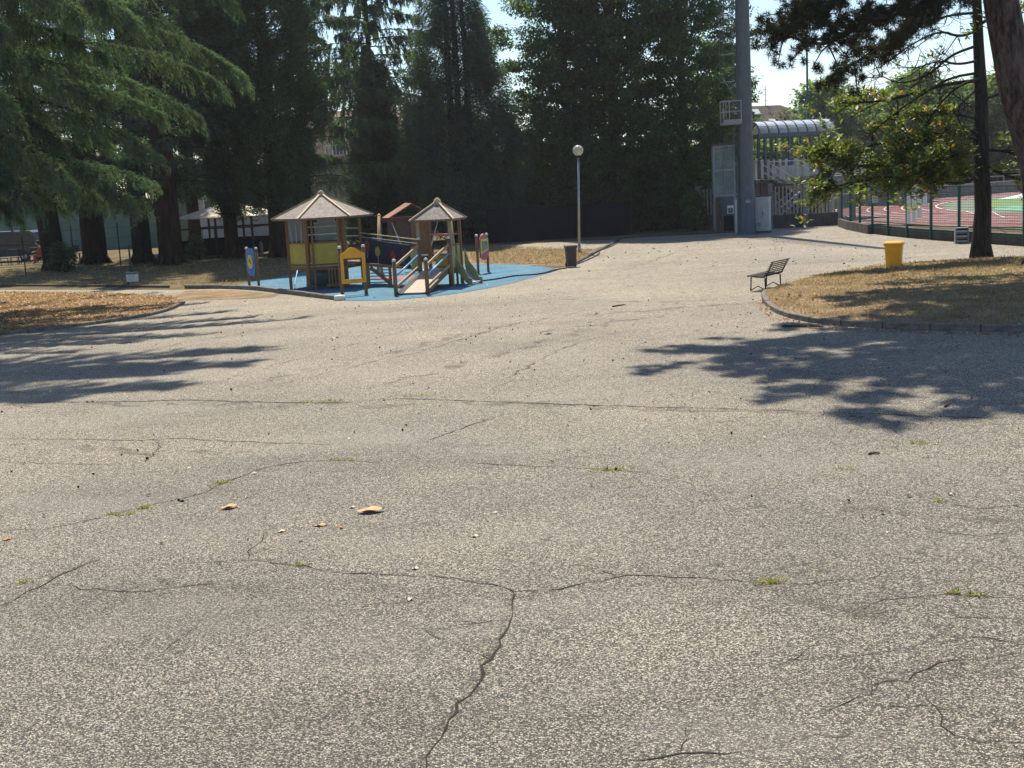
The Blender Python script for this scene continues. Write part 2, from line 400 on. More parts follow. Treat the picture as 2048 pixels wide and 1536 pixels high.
# ------------------------------------------------------------------ ground
def struct(o): o['kind'] = 'structure'; return o
struct(sheet('ground', [(-420, -45), (420, -45), (420, 560), (-420, 560)], 0, 'park_soil'))
fence_px = [(1678, 449), (1684, 453), (1701, 459), (1720, 463), (1745, 468), (1776, 472), (1814, 476), (1862, 480), (1918, 484), (1979, 488), (2048, 493)]
fence_pt = [gp(*q) for q in fence_px]
fence_ext = [fence_pt[-1] + (fence_pt[-1] - fence_pt[-2]).normalized() * 12]
asph = [(-45, -20), (45, -20), (45, 46)] + [tuple(p.xy) for p in reversed(fence_pt + fence_ext)]
asph += [tuple(p.xy) for p in G((1676, 451), (1544, 457), (1475, 465), (1400, 469), (1300, 474), (1240, 478), (1225, 488), (1190, 506), (1142, 533), (1000, 552), (700, 562), (480, 576), (375, 580), (200, 580), (0, 580))]
asph += [(-45, 50.0)]
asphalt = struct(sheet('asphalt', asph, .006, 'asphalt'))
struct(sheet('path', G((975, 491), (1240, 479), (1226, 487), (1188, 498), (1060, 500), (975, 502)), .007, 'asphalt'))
struct(sheet('verge', G((985, 490), (1060, 500.5), (1188, 498.5), (1204, 500), (1142, 532.5), (1030, 531), (940, 528), (935, 505)), .010, 'dry_grass'))
bm_pts = [p for p in smooth_line(G((465, 573), (582, 550), (640, 538), (760, 532), (943, 528), (1040, 530), (1124, 538), (1090, 549), (1000, 573), (900, 590), (800, 600), (720, 603), (682, 601), (580, 589), (500, 579), (466, 574)), 1)]
blue_mat = struct(sheet('play_surface', bm_pts, .016, 'mat_blue'))
def red_patch(mb):
    c = gp(795, 557); n = 20
    mb.add([(c.x + .95 * math.cos(k * 6.2832 / n), c.y + .75 * math.sin(k * 6.2832 / n), .021) for k in range(n)], [tuple(range(n))])
part('red_patch', 'rubber_red', blue_mat, red_patch)
# strip of parched grass in front of the play kerb
struct(sheet('grass_strip', G((372, 582), (470, 581), (560, 590), (540, 596), (470, 599), (372, 601), (340, 594)), .012, 'dry_grass'))

def in_poly(P, poly):
    x, y = P[:, 0], P[:, 1]; ins = np.zeros(len(P), bool); n = len(poly); j = n - 1
    for i in range(n):
        xi, yi = poly[i][0], poly[i][1]; xj, yj = poly[j][0], poly[j][1]
        c = ((yi > y) != (yj > y)) & (x < (xj - xi) * (y - yi) / (yj - yi + 1e-12) + xi)
        ins ^= c; j = i
    return ins
def island(name, pts, edge_h, crown_h, mat, centre):
    c = Vector((centre[0], centre[1], 0)); rings = [1.0, .985, .94, .85, .7, .5, .25]; V = []; n = len(pts)
    for q in rings:
        for p in pts:
            k = 1 - q; z = edge_h + (crown_h - edge_h) * (1 - (1 - k) ** 2)
            w = c.lerp(Vector((p[0], p[1], 0)), q); V.append((w.x, w.y, z + (.025 * math.sin(w.x * 2.1) * math.cos(w.y * 1.7) if q < .94 else 0)))
    V.append((c.x, c.y, crown_h)); F_ = []
    for i in range(len(rings) - 1):
        for k in range(n): F_.append((i * n + k, i * n + (k + 1) % n, (i + 1) * n + (k + 1) % n, (i + 1) * n + k))
    L = (len(rings) - 1) * n
    for k in range(n): F_.append((L + k, L + (k + 1) % n, len(V) - 1))
    base = len(V)
    for p in pts: V.append((p[0], p[1], -.02))
    for k in range(n): F_.append((base + k, base + (k + 1) % n, (k + 1) % n, k))
    me = bpy.data.meshes.new(name); me.from_pydata(V, [], F_); me.materials.append(MATS[mat]); me.update()
    me.polygons.foreach_set('use_smooth', [True] * len(me.polygons))
    import bmesh
    bm = bmesh.new(); bm.from_mesh(me); bmesh.ops.recalc_face_normals(bm, faces=bm.faces); bm.to_mesh(me); bm.free()
    return struct(link(name, me))
def kerb_line(parent, pts, h, w=.12, step=1.0, mat='kerb', z0=-.03):
    ps = resample(pts, step)
    for a, b in zip(ps, ps[1:]):
        d = (b - a); L = d.length
        if L < .08: continue
        dh = random.uniform(-.012, .012); mid = (a + b) / 2
        mb = MB(); x = L / 2 - .008; t = h + dh; bv = .018
        prof = [(-w / 2, z0), (w / 2, z0), (w / 2, t - bv), (w / 2 - bv, t), (-w / 2 + bv, t), (-w / 2, t - bv)]
        mb.prism([(-x, y, z) for y, z in prof], (2 * x, 0, 0))
        o = mb.build('kerb_stone', mat, parent, loc=(mid.x, mid.y, 0), rz=math.atan2(d.y, d.x) + random.uniform(-.01, .01))
ri_front = smooth_line(G((1531, 588), (1526, 598), (1535, 612), (1550, 625), (1600, 643), (1700, 654), (1850, 660), (2048, 665)) + [Vector((13.5, 22.6, 0)), Vector((24, 22, 0))], 2)
ri_back = [Vector((28, 32, 0)), Vector((25, 44, 0))] + smooth_line(G((2048, 519), (1963, 521), (1880, 527), (1760, 536), (1640, 555), (1560, 577), (1531, 588)), 1)[:-1]
ri_pts = ri_front + ri_back
right_island = island('lawn_island_right', ri_pts, .10, .34, 'dry_grass', (17, 33))
kerb_line(right_island, ri_front, .135)
li_front = smooth_line([Vector((-30, 33, 0)), Vector((-19, 32.6, 0))] + G((0, 672), (100, 660), (200, 648), (290, 635), (345, 620), (369, 606)), 2)
li_back = smooth_line(G((369, 606), (350, 596), (250, 590), (100, 587), (0, 586)) + [Vector((-30, 47.5, 0))], 1)[1:]
left_island = island('lawn_island_left', li_front + li_back, .07, .22, 'dry_grass', (-20.5, 40))
kerb_line(left_island, li_front, .105)
play_kerb = struct(sheet('play_kerb_bed', [p + Vector((0, .02 * (k % 2), 0)) for k, p in enumerate(G((372, 577), (500, 578.5), (580, 590), (676, 601)))] + G((676, 599.5), (580, 588.5), (500, 577), (372, 576)), .013, 'park_soil'))
kerb_line(play_kerb, smooth_line(G((372, 577), (500, 578), (580, 589), (676, 600.5)), 1), .15, .16, 1.0)
e0 = gp(680, 601)
MB().lathe([(.17, -.02), (.19, .10), (.15, .17), (1e-4, .18)], 10, (e0.x, e0.y, 0)).build('kerb_end', 'white_cap', play_kerb, True)
road_edge = struct(sheet('road_edge', G((1142, 533), (1190, 507), (1226, 488.5), (1240, 478.5), (1240, 477.5), (1224, 488), (1188, 506.5), (1140, 532)), .014, 'park_soil'))
kerb_line(road_edge, G((1145, 531), (1190, 506.5), (1225, 488), (1240, 478), (1300, 473.5), (1400, 468.5), (1472, 465)), .09, .13, 1.0, 'concrete_dark')

# running track bend beyond the mesh fence
TC = Vector((66.5, 81.0, 0)); R_IN = 36.5
def annulus(r0, r1, z, a0, a1, n=90):
    mb = MB()
    vs = []; fs = []
    for k in range(n + 1):
        a = a0 + (a1 - a0) * k / n
        for r_ in (r0, r1): vs.append((TC.x + r_ * math.cos(a), TC.y + r_ * math.sin(a), z))
    for k in range(n): fs.append((2 * k, 2 * k + 1, 2 * k + 3, 2 * k + 2))
    return mb.add(vs, fs)
A0, A1 = rad(95), rad(268)
track = struct(annulus(R_IN - .3, 46.6, .03, A0, A1).build('running_track', 'track_red'))
def up_normals(o):
    me = o.data
    if me.polygons[0].normal.z < 0: me.flip_normals()
up_normals(track)
straight = struct(sheet('track_straight', [(62, 117.2), (160, 117.2), (160, 127.6), (62, 127.6)], .024, 'track_red'))
for i in range(7):
    r_ = R_IN + 1.22 * i
    w = .07 if i else .12
    o = annulus(r_, r_ + w, .035, A0, A1, 120).build('lane_line', 'white_paint', track); up_normals(o)
for aa in (176.5, 170, 186, 195):
    a = rad(aa); d = Vector((math.cos(a), math.sin(a), 0)); n_ = Vector((-d.y, d.x, 0))
    p0 = TC + d * R_IN; p1 = TC + d * 45.0
    me = MB().add([p0 - n_ * .04 + Vector((0, 0, .039)), p1 - n_ * .04 + Vector((0, 0, .039)), p1 + n_ * .04 + Vector((0, 0, .039)), p0 + n_ * .04 + Vector((0, 0, .039))], [(0, 1, 2, 3)])
    o = me.build('lane_line', 'white_paint', track); up_normals(o)
dz = struct(annulus(20, R_IN - .3, .020, A0, A1).build('field_apron', 'dzone')); up_normals(dz)
pf = struct(annulus(.5, 34.0, .028, rad(120), rad(250), 60).build('sports_field', 'pitch_green')); up_normals(pf)
struct(annulus(46.6, 46.9, .06, A0, A1).build('track_border', 'concrete_rail'))

# ------------------------------------------------------------------ foliage engine
def nrm(a): return a / np.maximum(np.linalg.norm(a, axis=-1, keepdims=True), 1e-9)
def cards(rng, P, D, L, W, fold=.18, roll=None, tri=False):
    """leaf-sized folded diamonds: base P, direction D, length L, width W"""
    n = len(P); D = nrm(D)
    ref = rng.normal(size=(n, 3)) if roll is None else roll + rng.normal(size=(n, 3)) * .35
    S = nrm(np.cross(D, ref)); N = np.cross(S, D)
    L = np.broadcast_to(L, (n,))[:, None]; W = np.broadcast_to(W, (n,))[:, None]
    if tri:                                                     # needle spray: one slim triangle
        V = np.empty((n, 3, 3), np.float32)
        V[:, 0] = P + S * W * .5; V[:, 1] = P - S * W * .5; V[:, 2] = P + D * L
        return V.reshape(-1, 3), np.arange(n * 3).reshape(n, 3)
    V = np.empty((n, 4, 3), np.float32)
    V[:, 0] = P; V[:, 2] = P + D * L
    mid = P + D * L * .45 + N * (fold * W)
    V[:, 1] = mid + S * W * .5; V[:, 3] = mid - S * W * .5
    F_ = np.arange(n * 4).reshape(n, 4)
    return V.reshape(-1, 3), F_
class Crown:
    def __init__(s): s.V = []; s.F = []; s.n = 0
    def add(s, VF):
        V, F_ = VF; s.V.append(V); s.F.append(F_ + s.n); s.n += len(V)
    def build(s, name, mat, parent):
        me = mesh_np(name, np.concatenate(s.V), np.concatenate(s.F), mat)
        return link(name, me, parent)
def bpt(o, az, L, rise, droop, s):
    s = np.asarray(s, float)
    x = L * s * np.cos(az); y = L * s * np.sin(az); z = L * (rise * s - droop * s ** 2.6)
    return np.stack([o[0] + x, o[1] + y, o[2] + z], -1)
def branch(cr, rng, o, az, L, rise, droop, ntw, ncard, cl, cw, hang=.9, bare=.12, spread=.30, limbs=None, curtain=.5, lr=.05, jit=.05):
    s = bare + (1 - bare) * rng.random(ntw) ** .75
    B = bpt(o, az, L, rise, droop, s)
    side = rng.choice([-1, 1], ntw); ta = az + side * rng.uniform(.35, 1.25, ntw) * (1 - .45 * s)
    tl = (spread * L * (1.05 - .8 * s) + .35) * rng.uniform(.6, 1.1, ntw)
    td = np.stack([np.cos(ta), np.sin(ta), np.zeros(ntw)], -1)
    t = rng.random((ntw, ncard)) ** .8
    P = B[:, None] + td[:, None] * (tl[:, None] * t * (1 - .35 * t))[..., None]
    wgt = rng.uniform(.55, 1.25, (ntw, 1))                      # some strands hang lower than others
    P[..., 2] += -tl[:, None] * (.08 * t + curtain * wgt * t ** 2)
    P += rng.normal(size=P.shape) * jit
    D = td[:, None] * (1 - .7 * t)[..., None] + np.array([0, 0, -1.0]) * (hang * curtain * 1.6 * t)[..., None] + rng.normal(size=P.shape) * .38
    n = ntw * ncard
    cr.add(cards(rng, P.reshape(-1, 3), D.reshape(-1, 3), cl * rng.uniform(.6, 1.25, n), cw * rng.uniform(.7, 1.3, n), tri=True))
    if limbs is not None:
        ss = np.linspace(0, .97, 7); limbs.tube([tuple(p) for p in bpt(o, az, L, rise, droop, ss)], [lr * (1.05 - q * .9) for q in ss], 5, False)
def puffs(cr, rng, C, R, per, cl, cw, outward=.6, up=.0, sd=.5, flat=1.0, roll=None, centre=None):
    """clumps of cards around centres C with radius R"""
    k = len(C); R = np.broadcast_to(R, (k,))
    d = nrm(rng.normal(size=(k, per, 3))); rr = rng.random((k, per, 1)) ** .45
    off = d * rr * R[:, None, None]; off[..., 2] *= flat
    P = C[:, None] + off
    D = d * outward + rng.normal(size=P.shape) * sd; D[..., 2] += up
    if centre is not None:
        o = nrm(C - centre)[:, None]; D = D + o * .5
    n = k * per
    cr.add(cards(rng, P.reshape(-1, 3), D.reshape(-1, 3), cl * rng.uniform(.6, 1.3, n), cw * rng.uniform(.7, 1.3, n), roll=roll))
def trunk_part(root, mat, pts, rs, n=12, flare=0.0, name='trunk'):
    mb = MB(); pts = [Vector(p) for p in pts]
    mb.tube(pts, rs, n)
    if flare:
        for k in range(6):
            a = k * 1.05 + random.uniform(-.2, .2); d = Vector((math.cos(a), math.sin(a), 0)); r0 = rs[0]
            mb.tube([pts[0] + d * (r0 + flare) + Vector((0, 0, -.08)), pts[0] + d * (r0 + flare * .35) + Vector((0, 0, .12)), pts[0] + d * r0 * .7 + Vector((0, 0, .75))], [.05, .13, .12], 6)
    return mb.build(name, mat, root, True)
def curve3(a, b, bend, n=6):
    a, b, bend = Vector(a), Vector(b), Vector(bend)
    return [a.lerp(b, i / n) + bend * math.sin(math.pi * i / n) for i in range(n + 1)]

# ---- deodar cedar close by on the left lawn (trunk just outside the frame, boughs reach in)
def deodar_near():
    rng = np.random.default_rng(11); base = Vector((-19.6, 41.0, .15))
    root = thing('deodar_cedar', base, 'huge deodar cedar at left edge, drooping boughs reaching over the leaf-strewn lawn', 'tree')
    cr = Crown(); lb = MB()
    trunk_part(root, 'bark_dark', [(0, 0, -.1), (.1, 0, 6), (.2, .1, 15), (.2, 0, 29)], [.62, .5, .34, .06], 12, .35)
    tips = [(342, 335, 37, .20), (295, 385, 36, .22), (505, 165, 40, .22), (470, 190, 42, .2), (378, 80, 37, .18), (300, 60, 36, .2), (490, 20, 40, .18),
            (180, 350, 35, .22), (90, 375, 34.5, .22), (250, 240, 37, .2), (160, 190, 35, .2), (60, 250, 34, .2), (420, -60, 38, .18), (200, 60, 34.5, .2),
            (40, 90, 33, .2), (110, 0, 33, .2), (590, -40, 41, .18), (350, 250, 43, .2), (270, 320, 44, .2), (425, 255, 45, .2), (20, 330, 35, .22), (230, 372, 39, .22), (60, 400, 38, .22), (160, 390, 40, .22), (140, 300, 38, .2), (230, 130, 40, .2)]
    for x, y, Y, dr in tips:
        tp = at(x - 42, y + (28 if y > 320 and x < 300 else -22), Y) - base; L = math.hypot(tp.x, tp.y); az = math.atan2(tp.y, tp.x)
        rise = .26 + rng.uniform(0, .12); dr = dr + .20; h = tp.z - L * (rise - dr)
        branch(cr, rng, (.1, 0, h), az, L, rise, dr, int(L * 13), 62, .15, .030, 1.0, .15, .19, lb, .8, .085, .045)
    for k in range(85):
        f = k / 85; h = 4 + 24.5 * f; L = (9.2 * (1 - f) ** .75 + .8) * rng.uniform(.75, 1.05); az = k * 2.399 + rng.uniform(-.2, .2)
        if math.sin(az) < -.3 and math.cos(az) > -.2 and h < 7.0: continue
        branch(cr, rng, (.1, 0, h), az, L, .1 + .25 * f, .2, int(L * 7 + 8), 34, .17, .036, 1.2, .12, .20, lb, .7, .06)
    for az, h, L in ((-.10, 22.5, 12), (-.28, 23.5, 11.5), (.04, 21.5, 12), (-.45, 22.5, 10.5), (-.2, 22, 11), (-.02, 23.2, 10.5)):  # unseen long upper limbs, added to cast shade on the asphalt
        branch(cr, rng, (.15, 0, h), az, L, .10, .12, int(L * 16), 28, .30, .09, 1.0, .12, .28, lb, .4, .09)
    lb.build('limbs', 'bark_dark', root, True)
    cr.build('crown', 'needle_deodar', root)
deodar_near()

def layered_conifer(name, label, base, H, h0, R, seed, mat, bark, nb, tw, ncard, cl, cw, tr=.45, rise=.1, droop=.22, hang=.9, curtain=.6, flare=.3, lean=(0, 0), power=.8, spread=.22, gap=0.0):
    rng = np.random.default_rng(seed)
    root = thing(name, base, label, 'tree')
    trunk_part(root, bark, [(0, 0, -.1), (lean[0] * .3, lean[1] * .3, H * .3), (lean[0] * .7, lean[1] * .7, H * .65), (lean[0], lean[1], H)], [tr, tr * .82, tr * .5, .05], 12, flare)
    cr = Crown(); lb = MB()
    for k in range(nb):
        f = k / nb; h = h0 + (H - h0) * f
        L = (R * (1 - f) ** power + .5) * rng.uniform(.72, 1.08); az = k * 2.399 + rng.uniform(-.3, .3)
        if rng.random() < gap: continue
        o = (lean[0] * h / H, lean[1] * h / H, h)
        branch(cr, rng, o, az, L, rise + .25 * f, droop, int(L * tw + 6), ncard, cl, cw, hang, .1, spread, lb, curtain, .045)
    lb.build('limbs', bark, root, True)
    cr.build('crown', mat, root)
    return root
layered_conifer('deodar_cedar', 'dark cedar trunk leaning slightly, leftmost of the trunks behind the left lawn', gp(112, 540), 22, 3.4, 6.0, 21, 'needle_far', 'bark_dark', 105, 5, 22, .28, .06, .62, lean=(-1.2, 0))
layered_conifer('deodar_cedar', 'broad dark cedar with flared trunk, second from left behind the lawn', gp(192, 528), 25, 3.6, 5.6, 22, 'needle_far', 'bark_dark', 105, 5, 22, .28, .06, .72, flare=.5)
layered_conifer('deodar_cedar', 'straight dark conifer trunk beside the small grey stake, third behind the lawn', gp(287, 527), 26, 4.0, 4.6, 23, 'needle_far', 'bark_dark', 105, 5, 22, .28, .06, .55)
layered_conifer('redwood_tree', 'reddish buttressed conifer trunk just left of the white-roofed kiosk', gp(344, 530), 27, 4.3, 3.6, 24, 'needle_far', 'bark_red', 105, 5, 22, .28, .06, .66, flare=.6)

def column_tree(name, label, base, H, h0, prof, seed, mat, bark, nclump, per, cr_r, cl, cw, tr=.4, trunks=1, up=.25, thin=None, squash=1.0, group=None):
    """dense scale-leaved conifer: prof(f) gives the radius at relative height f"""
    rng = np.random.default_rng(seed)
    root = thing(name, base, label, 'tree', group)
    for k in range(trunks):
        a = k * 2.4; q = .0 if trunks == 1 else .5
        trunk_part(root, bark, [(q * math.cos(a), q * math.sin(a), -.1), (q * 1.3 * math.cos(a), q * 1.3 * math.sin(a), H * .5), (q * .6 * math.cos(a), q * .6 * math.sin(a), H * .97)], [tr / math.sqrt(trunks), tr * .6 / math.sqrt(trunks), .04], 10, .15)
    cr = Crown(); lb = MB()
    f = rng.random(nclump * 2)
    wgt = np.array([prof(x) for x in f]); keep = rng.random(len(f)) < wgt / wgt.max()
    f = f[keep][:nclump]; k = len(f)
    if thin is not None:
        kp = rng.random(k) < np.array([thin(x) for x in f]); f = f[kp]; k = len(f)
    az = rng.random(k) * 6.2832
    lump = 1 + .16 * np.sin(az * 3 + f * 9) + .12 * np.sin(az * 5 - f * 23)
    r_ = np.array([prof(x) for x in f]) * lump * (1 - .5 * rng.random(k) ** 2.2)
    C = np.stack([r_ * np.cos(az) * squash, r_ * np.sin(az), h0 + (H - h0) * f], -1)
    R = cr_r * rng.uniform(.6, 1.3, k)
    d = nrm(rng.normal(size=(k, per, 3))); rr = rng.random((k, per, 1)) ** .5
    P = C[:, None] + d * rr * R[:, None, None] * np.array([1, 1, 1.25])
    out = np.stack([np.cos(az), np.sin(az), np.zeros(k)], -1)[:, None]
    D = out * .55 + d * .35 + rng.normal(size=P.shape) * .35; D[..., 2] += up
    n = k * per
    cr.add(cards(rng, P.reshape(-1, 3), D.reshape(-1, 3), cl * rng.uniform(.6, 1.3, n), cw * rng.uniform(.7, 1.3, n), tri=True))
    for i in range(0, k, 5):
        c = C[i]; lb.tube([(0, 0, max(.3, c[2] - .5 * r_[i])), (c[0] * .5, c[1] * .5, c[2] - .2 * r_[i]), tuple(c)], [.05, .035, .012], 5, False)
    lb.build('limbs', bark, root, True)
    cr.build('crown', mat, root)
    return root
b5 = gp(466, 514)
column_tree('incense_cedar', 'narrow dark green conifer in front of the white-roofed kiosk', gp(466, 515), 21, 2.2, lambda f: .30 + 2.0 * min(1, f * 2.6) * (1 - f) ** .45, 31, 'scale_cedar', 'bark_red', 800, 150, .5, .22, .06, .42)
column_tree('incense_cedar', 'dense columnar dark conifer behind the larger play tower roof', at(556, 470, 69) * Vector((1, 1, 0)), 26, 2.7, lambda f: 1.5 + 1.25 * min(1, f * 5) * (1 - f) ** .5 * (1 - .35 * f), 32, 'scale_cedar', 'bark_red', 1150, 150, .55, .22, .06, .5)
column_tree('incense_cedar', 'dark columnar conifer between the reddish trunk and the kiosk tree', at(392, 490, 84) * Vector((1, 1, 0)), 25, 3.6, lambda f: 1.2 + 1.9 * min(1, f * 5) * (1 - f) ** .5, 33, 'scale_cedar', 'bark_red', 850, 120, .6, .24, .07, .45)
layered_conifer('blue_cedar', 'open grey-green cedar with level boughs, sky showing through, behind play tower', at(624, 490, 73) * Vector((1, 1, 0)), 27, 3.3, 5.6, 41, 'needle_deodar', 'bark_dark', 120, 8, 28, .24, .048, .2, rise=.06, droop=.14, hang=1.3, curtain=.9, spread=.16, gap=.15)
column_tree('yew_tree', 'dark shadowed conifer filling the gap between the two play tower roofs', at(765, 470, 80) * Vector((1, 1, 0)), 11.2, .3, lambda f: 2.1 * (1 - f * .75), 42, 'scale_cypress', 'bark_dark', 520, 130, .6, .26, .07, .35)
layered_conifer('spruce_tree', 'tall thin-crowned spruce against the sky left of the cypress', at(762, 470, 84) * Vector((1, 1, 0)), 30, 8.0, 4.4, 43, 'needle_far', 'bark_dark', 115, 7, 24, .30, .075, .22, rise=.05, droop=.2, hang=1.5, curtain=1.1, spread=.2, gap=.1)
column_tree('cypress_tree', 'tall feathery cypress with several stems behind the smaller play tower', at(930, 470, 77) * Vector((1, 1, 0)), 22, .8, lambda f: 4.1 * (1 - f) ** 1.0 * (.84 + .2 * min(1, f * 8)), 44, 'scale_cypress', 'bark_dark', 1300, 150, .6, .26, .05, .5, 3, up=-.55, thin=lambda f: 1.0 if f < .36 else .72)

def broadleaf(name, label, base, H, h0, RX, RY, seed, mat, bark, nleaf_cl, per, clr, cl, cw, tr=.35, flat=.35, shape=None, limbs_n=14, group=None, pw=1.0):
    rng = np.random.default_rng(seed)
    root = thing(name, base, label, 'tree', group)
    trunk_part(root, bark, [(0, 0, -.1), (.1, .05, H * .35), (-.1, 0, H * .7), (0, 0, H * .93)], [tr, tr * .8, tr * .45, .05], 10, .2)
    cr = Crown(); lb = MB()
    f = rng.random(nleaf_cl) ** pw; az = rng.random(nleaf_cl) * 6.2832
    sh = shape or (lambda q: math.sin(math.pi * min(.98, max(.03, q))) ** .5)
    rad_ = np.array([sh(q) for q in f]) * (1 + .2 * np.sin(az * 3 + seed + f * 7) + .12 * np.sin(az * 7 + f * 17))
    rr = rng.random(nleaf_cl) ** .38
    C = np.stack([RX * rad_ * rr * np.cos(az), RY * rad_ * rr * np.sin(az), h0 + (H - h0) * f], -1)
    C[:, 2] -= .12 * RX * rr ** 2
    per_off = nrm(rng.normal(size=(nleaf_cl, per, 3))) * rng.random((nleaf_cl, per, 1)) ** .5 * (clr * rng.uniform(.6, 1.3, (nleaf_cl, 1, 1)))
    per_off[..., 2] *= flat
    P = C[:, None] + per_off
    D = per_off * .8 + rng.normal(size=P.shape) * .35; D[..., 2] -= .25
    n = nleaf_cl * per
    cr.add(cards(rng, P.reshape(-1, 3), D.reshape(-1, 3), cl * rng.uniform(.65, 1.3, n), cw * rng.uniform(.7, 1.3, n), roll=np.array([0, 0, 1.0])))
    idx = rng.choice(nleaf_cl, min(nleaf_cl, limbs_n * 6), replace=False)
    for i in idx:
        c = C[i]; lb.tube([(0, 0, max(.4, c[2] * .72)), (c[0] * .5, c[1] * .5, c[2] * .86), tuple(c)], [.075, .045, .012], 5, False)
    lb.build('limbs', bark, root, True)
    cr.build('crown', mat, root)
    return root
hb = lambda f: (.78 + .35 * math.sin(math.pi * min(1, f * 1.25))) * (1 - max(0, f - .72) * 2.2)
broadleaf('hornbeam_tree', 'dark leafy hornbeam behind the globe lamp, leftmost of three', at(1142, 462, 80) * Vector((1, 1, 0)), 21, .4, 3.3, 3.4, 51, 'hornbeam_leaf', 'trunk_grey', 820, 130, .85, .21, .13, .32, .4, hb, pw=1.3)
broadleaf('hornbeam_tree', 'dark leafy hornbeam in the middle of the three, right of the globe lamp', at(1235, 462, 79) * Vector((1, 1, 0)), 24, .4, 4.2, 4.0, 52, 'hornbeam_leaf', 'trunk_grey', 950, 130, .85, .21, .13, .34, .4, hb, pw=1.3)
broadleaf('hornbeam_tree', 'dark leafy hornbeam nearest the floodlight mast, rightmost of three', at(1370, 460, 79.5) * Vector((1, 1, 0)), 23, .5, 3.3, 3.6, 53, 'hornbeam_leaf', 'trunk_grey', 800, 130, .8, .21, .13, .32, .4, lambda f: hb(f) * (.72 + .45 * min(1, f * 2.2)), pw=1.2)
broadleaf('hornbeam_tree', 'lighter leafy tree peeping out behind the floodlight mast', at(1440, 455, 92) * Vector((1, 1, 0)), 12.5, 2.5, 2.6, 2.6, 54, 'hornbeam_leaf', 'trunk_grey', 200, 100, .9, .28, .18, .25, .45)
broadleaf('ivy_bush', 'bright leafy shrub at the foot of the hornbeams beside the gateway', gp(1388, 461), 2.3, .2, .75, .7, 55, 'ivy_leaf', 'bark_dark', 60, 70, .34, .17, .13, .06, .8, None, 5)
broadleaf('shrub', 'small dark shrub at the foot of the leftmost cedar trunk', gp(128, 545), 1.5, .1, .75, .6, 56, 'scale_cedar', 'bark_dark', 45, 70, .3, .14, .07, .05, .8, None, 4)
broadleaf('shrub', 'low shadowed bush in front of the kiosk counter', gp(392, 520), 1.3, .1, .5, .5, 57, 'scale_cedar', 'bark_dark', 30, 70, .28, .14, .07, .05, .8, None, 4)

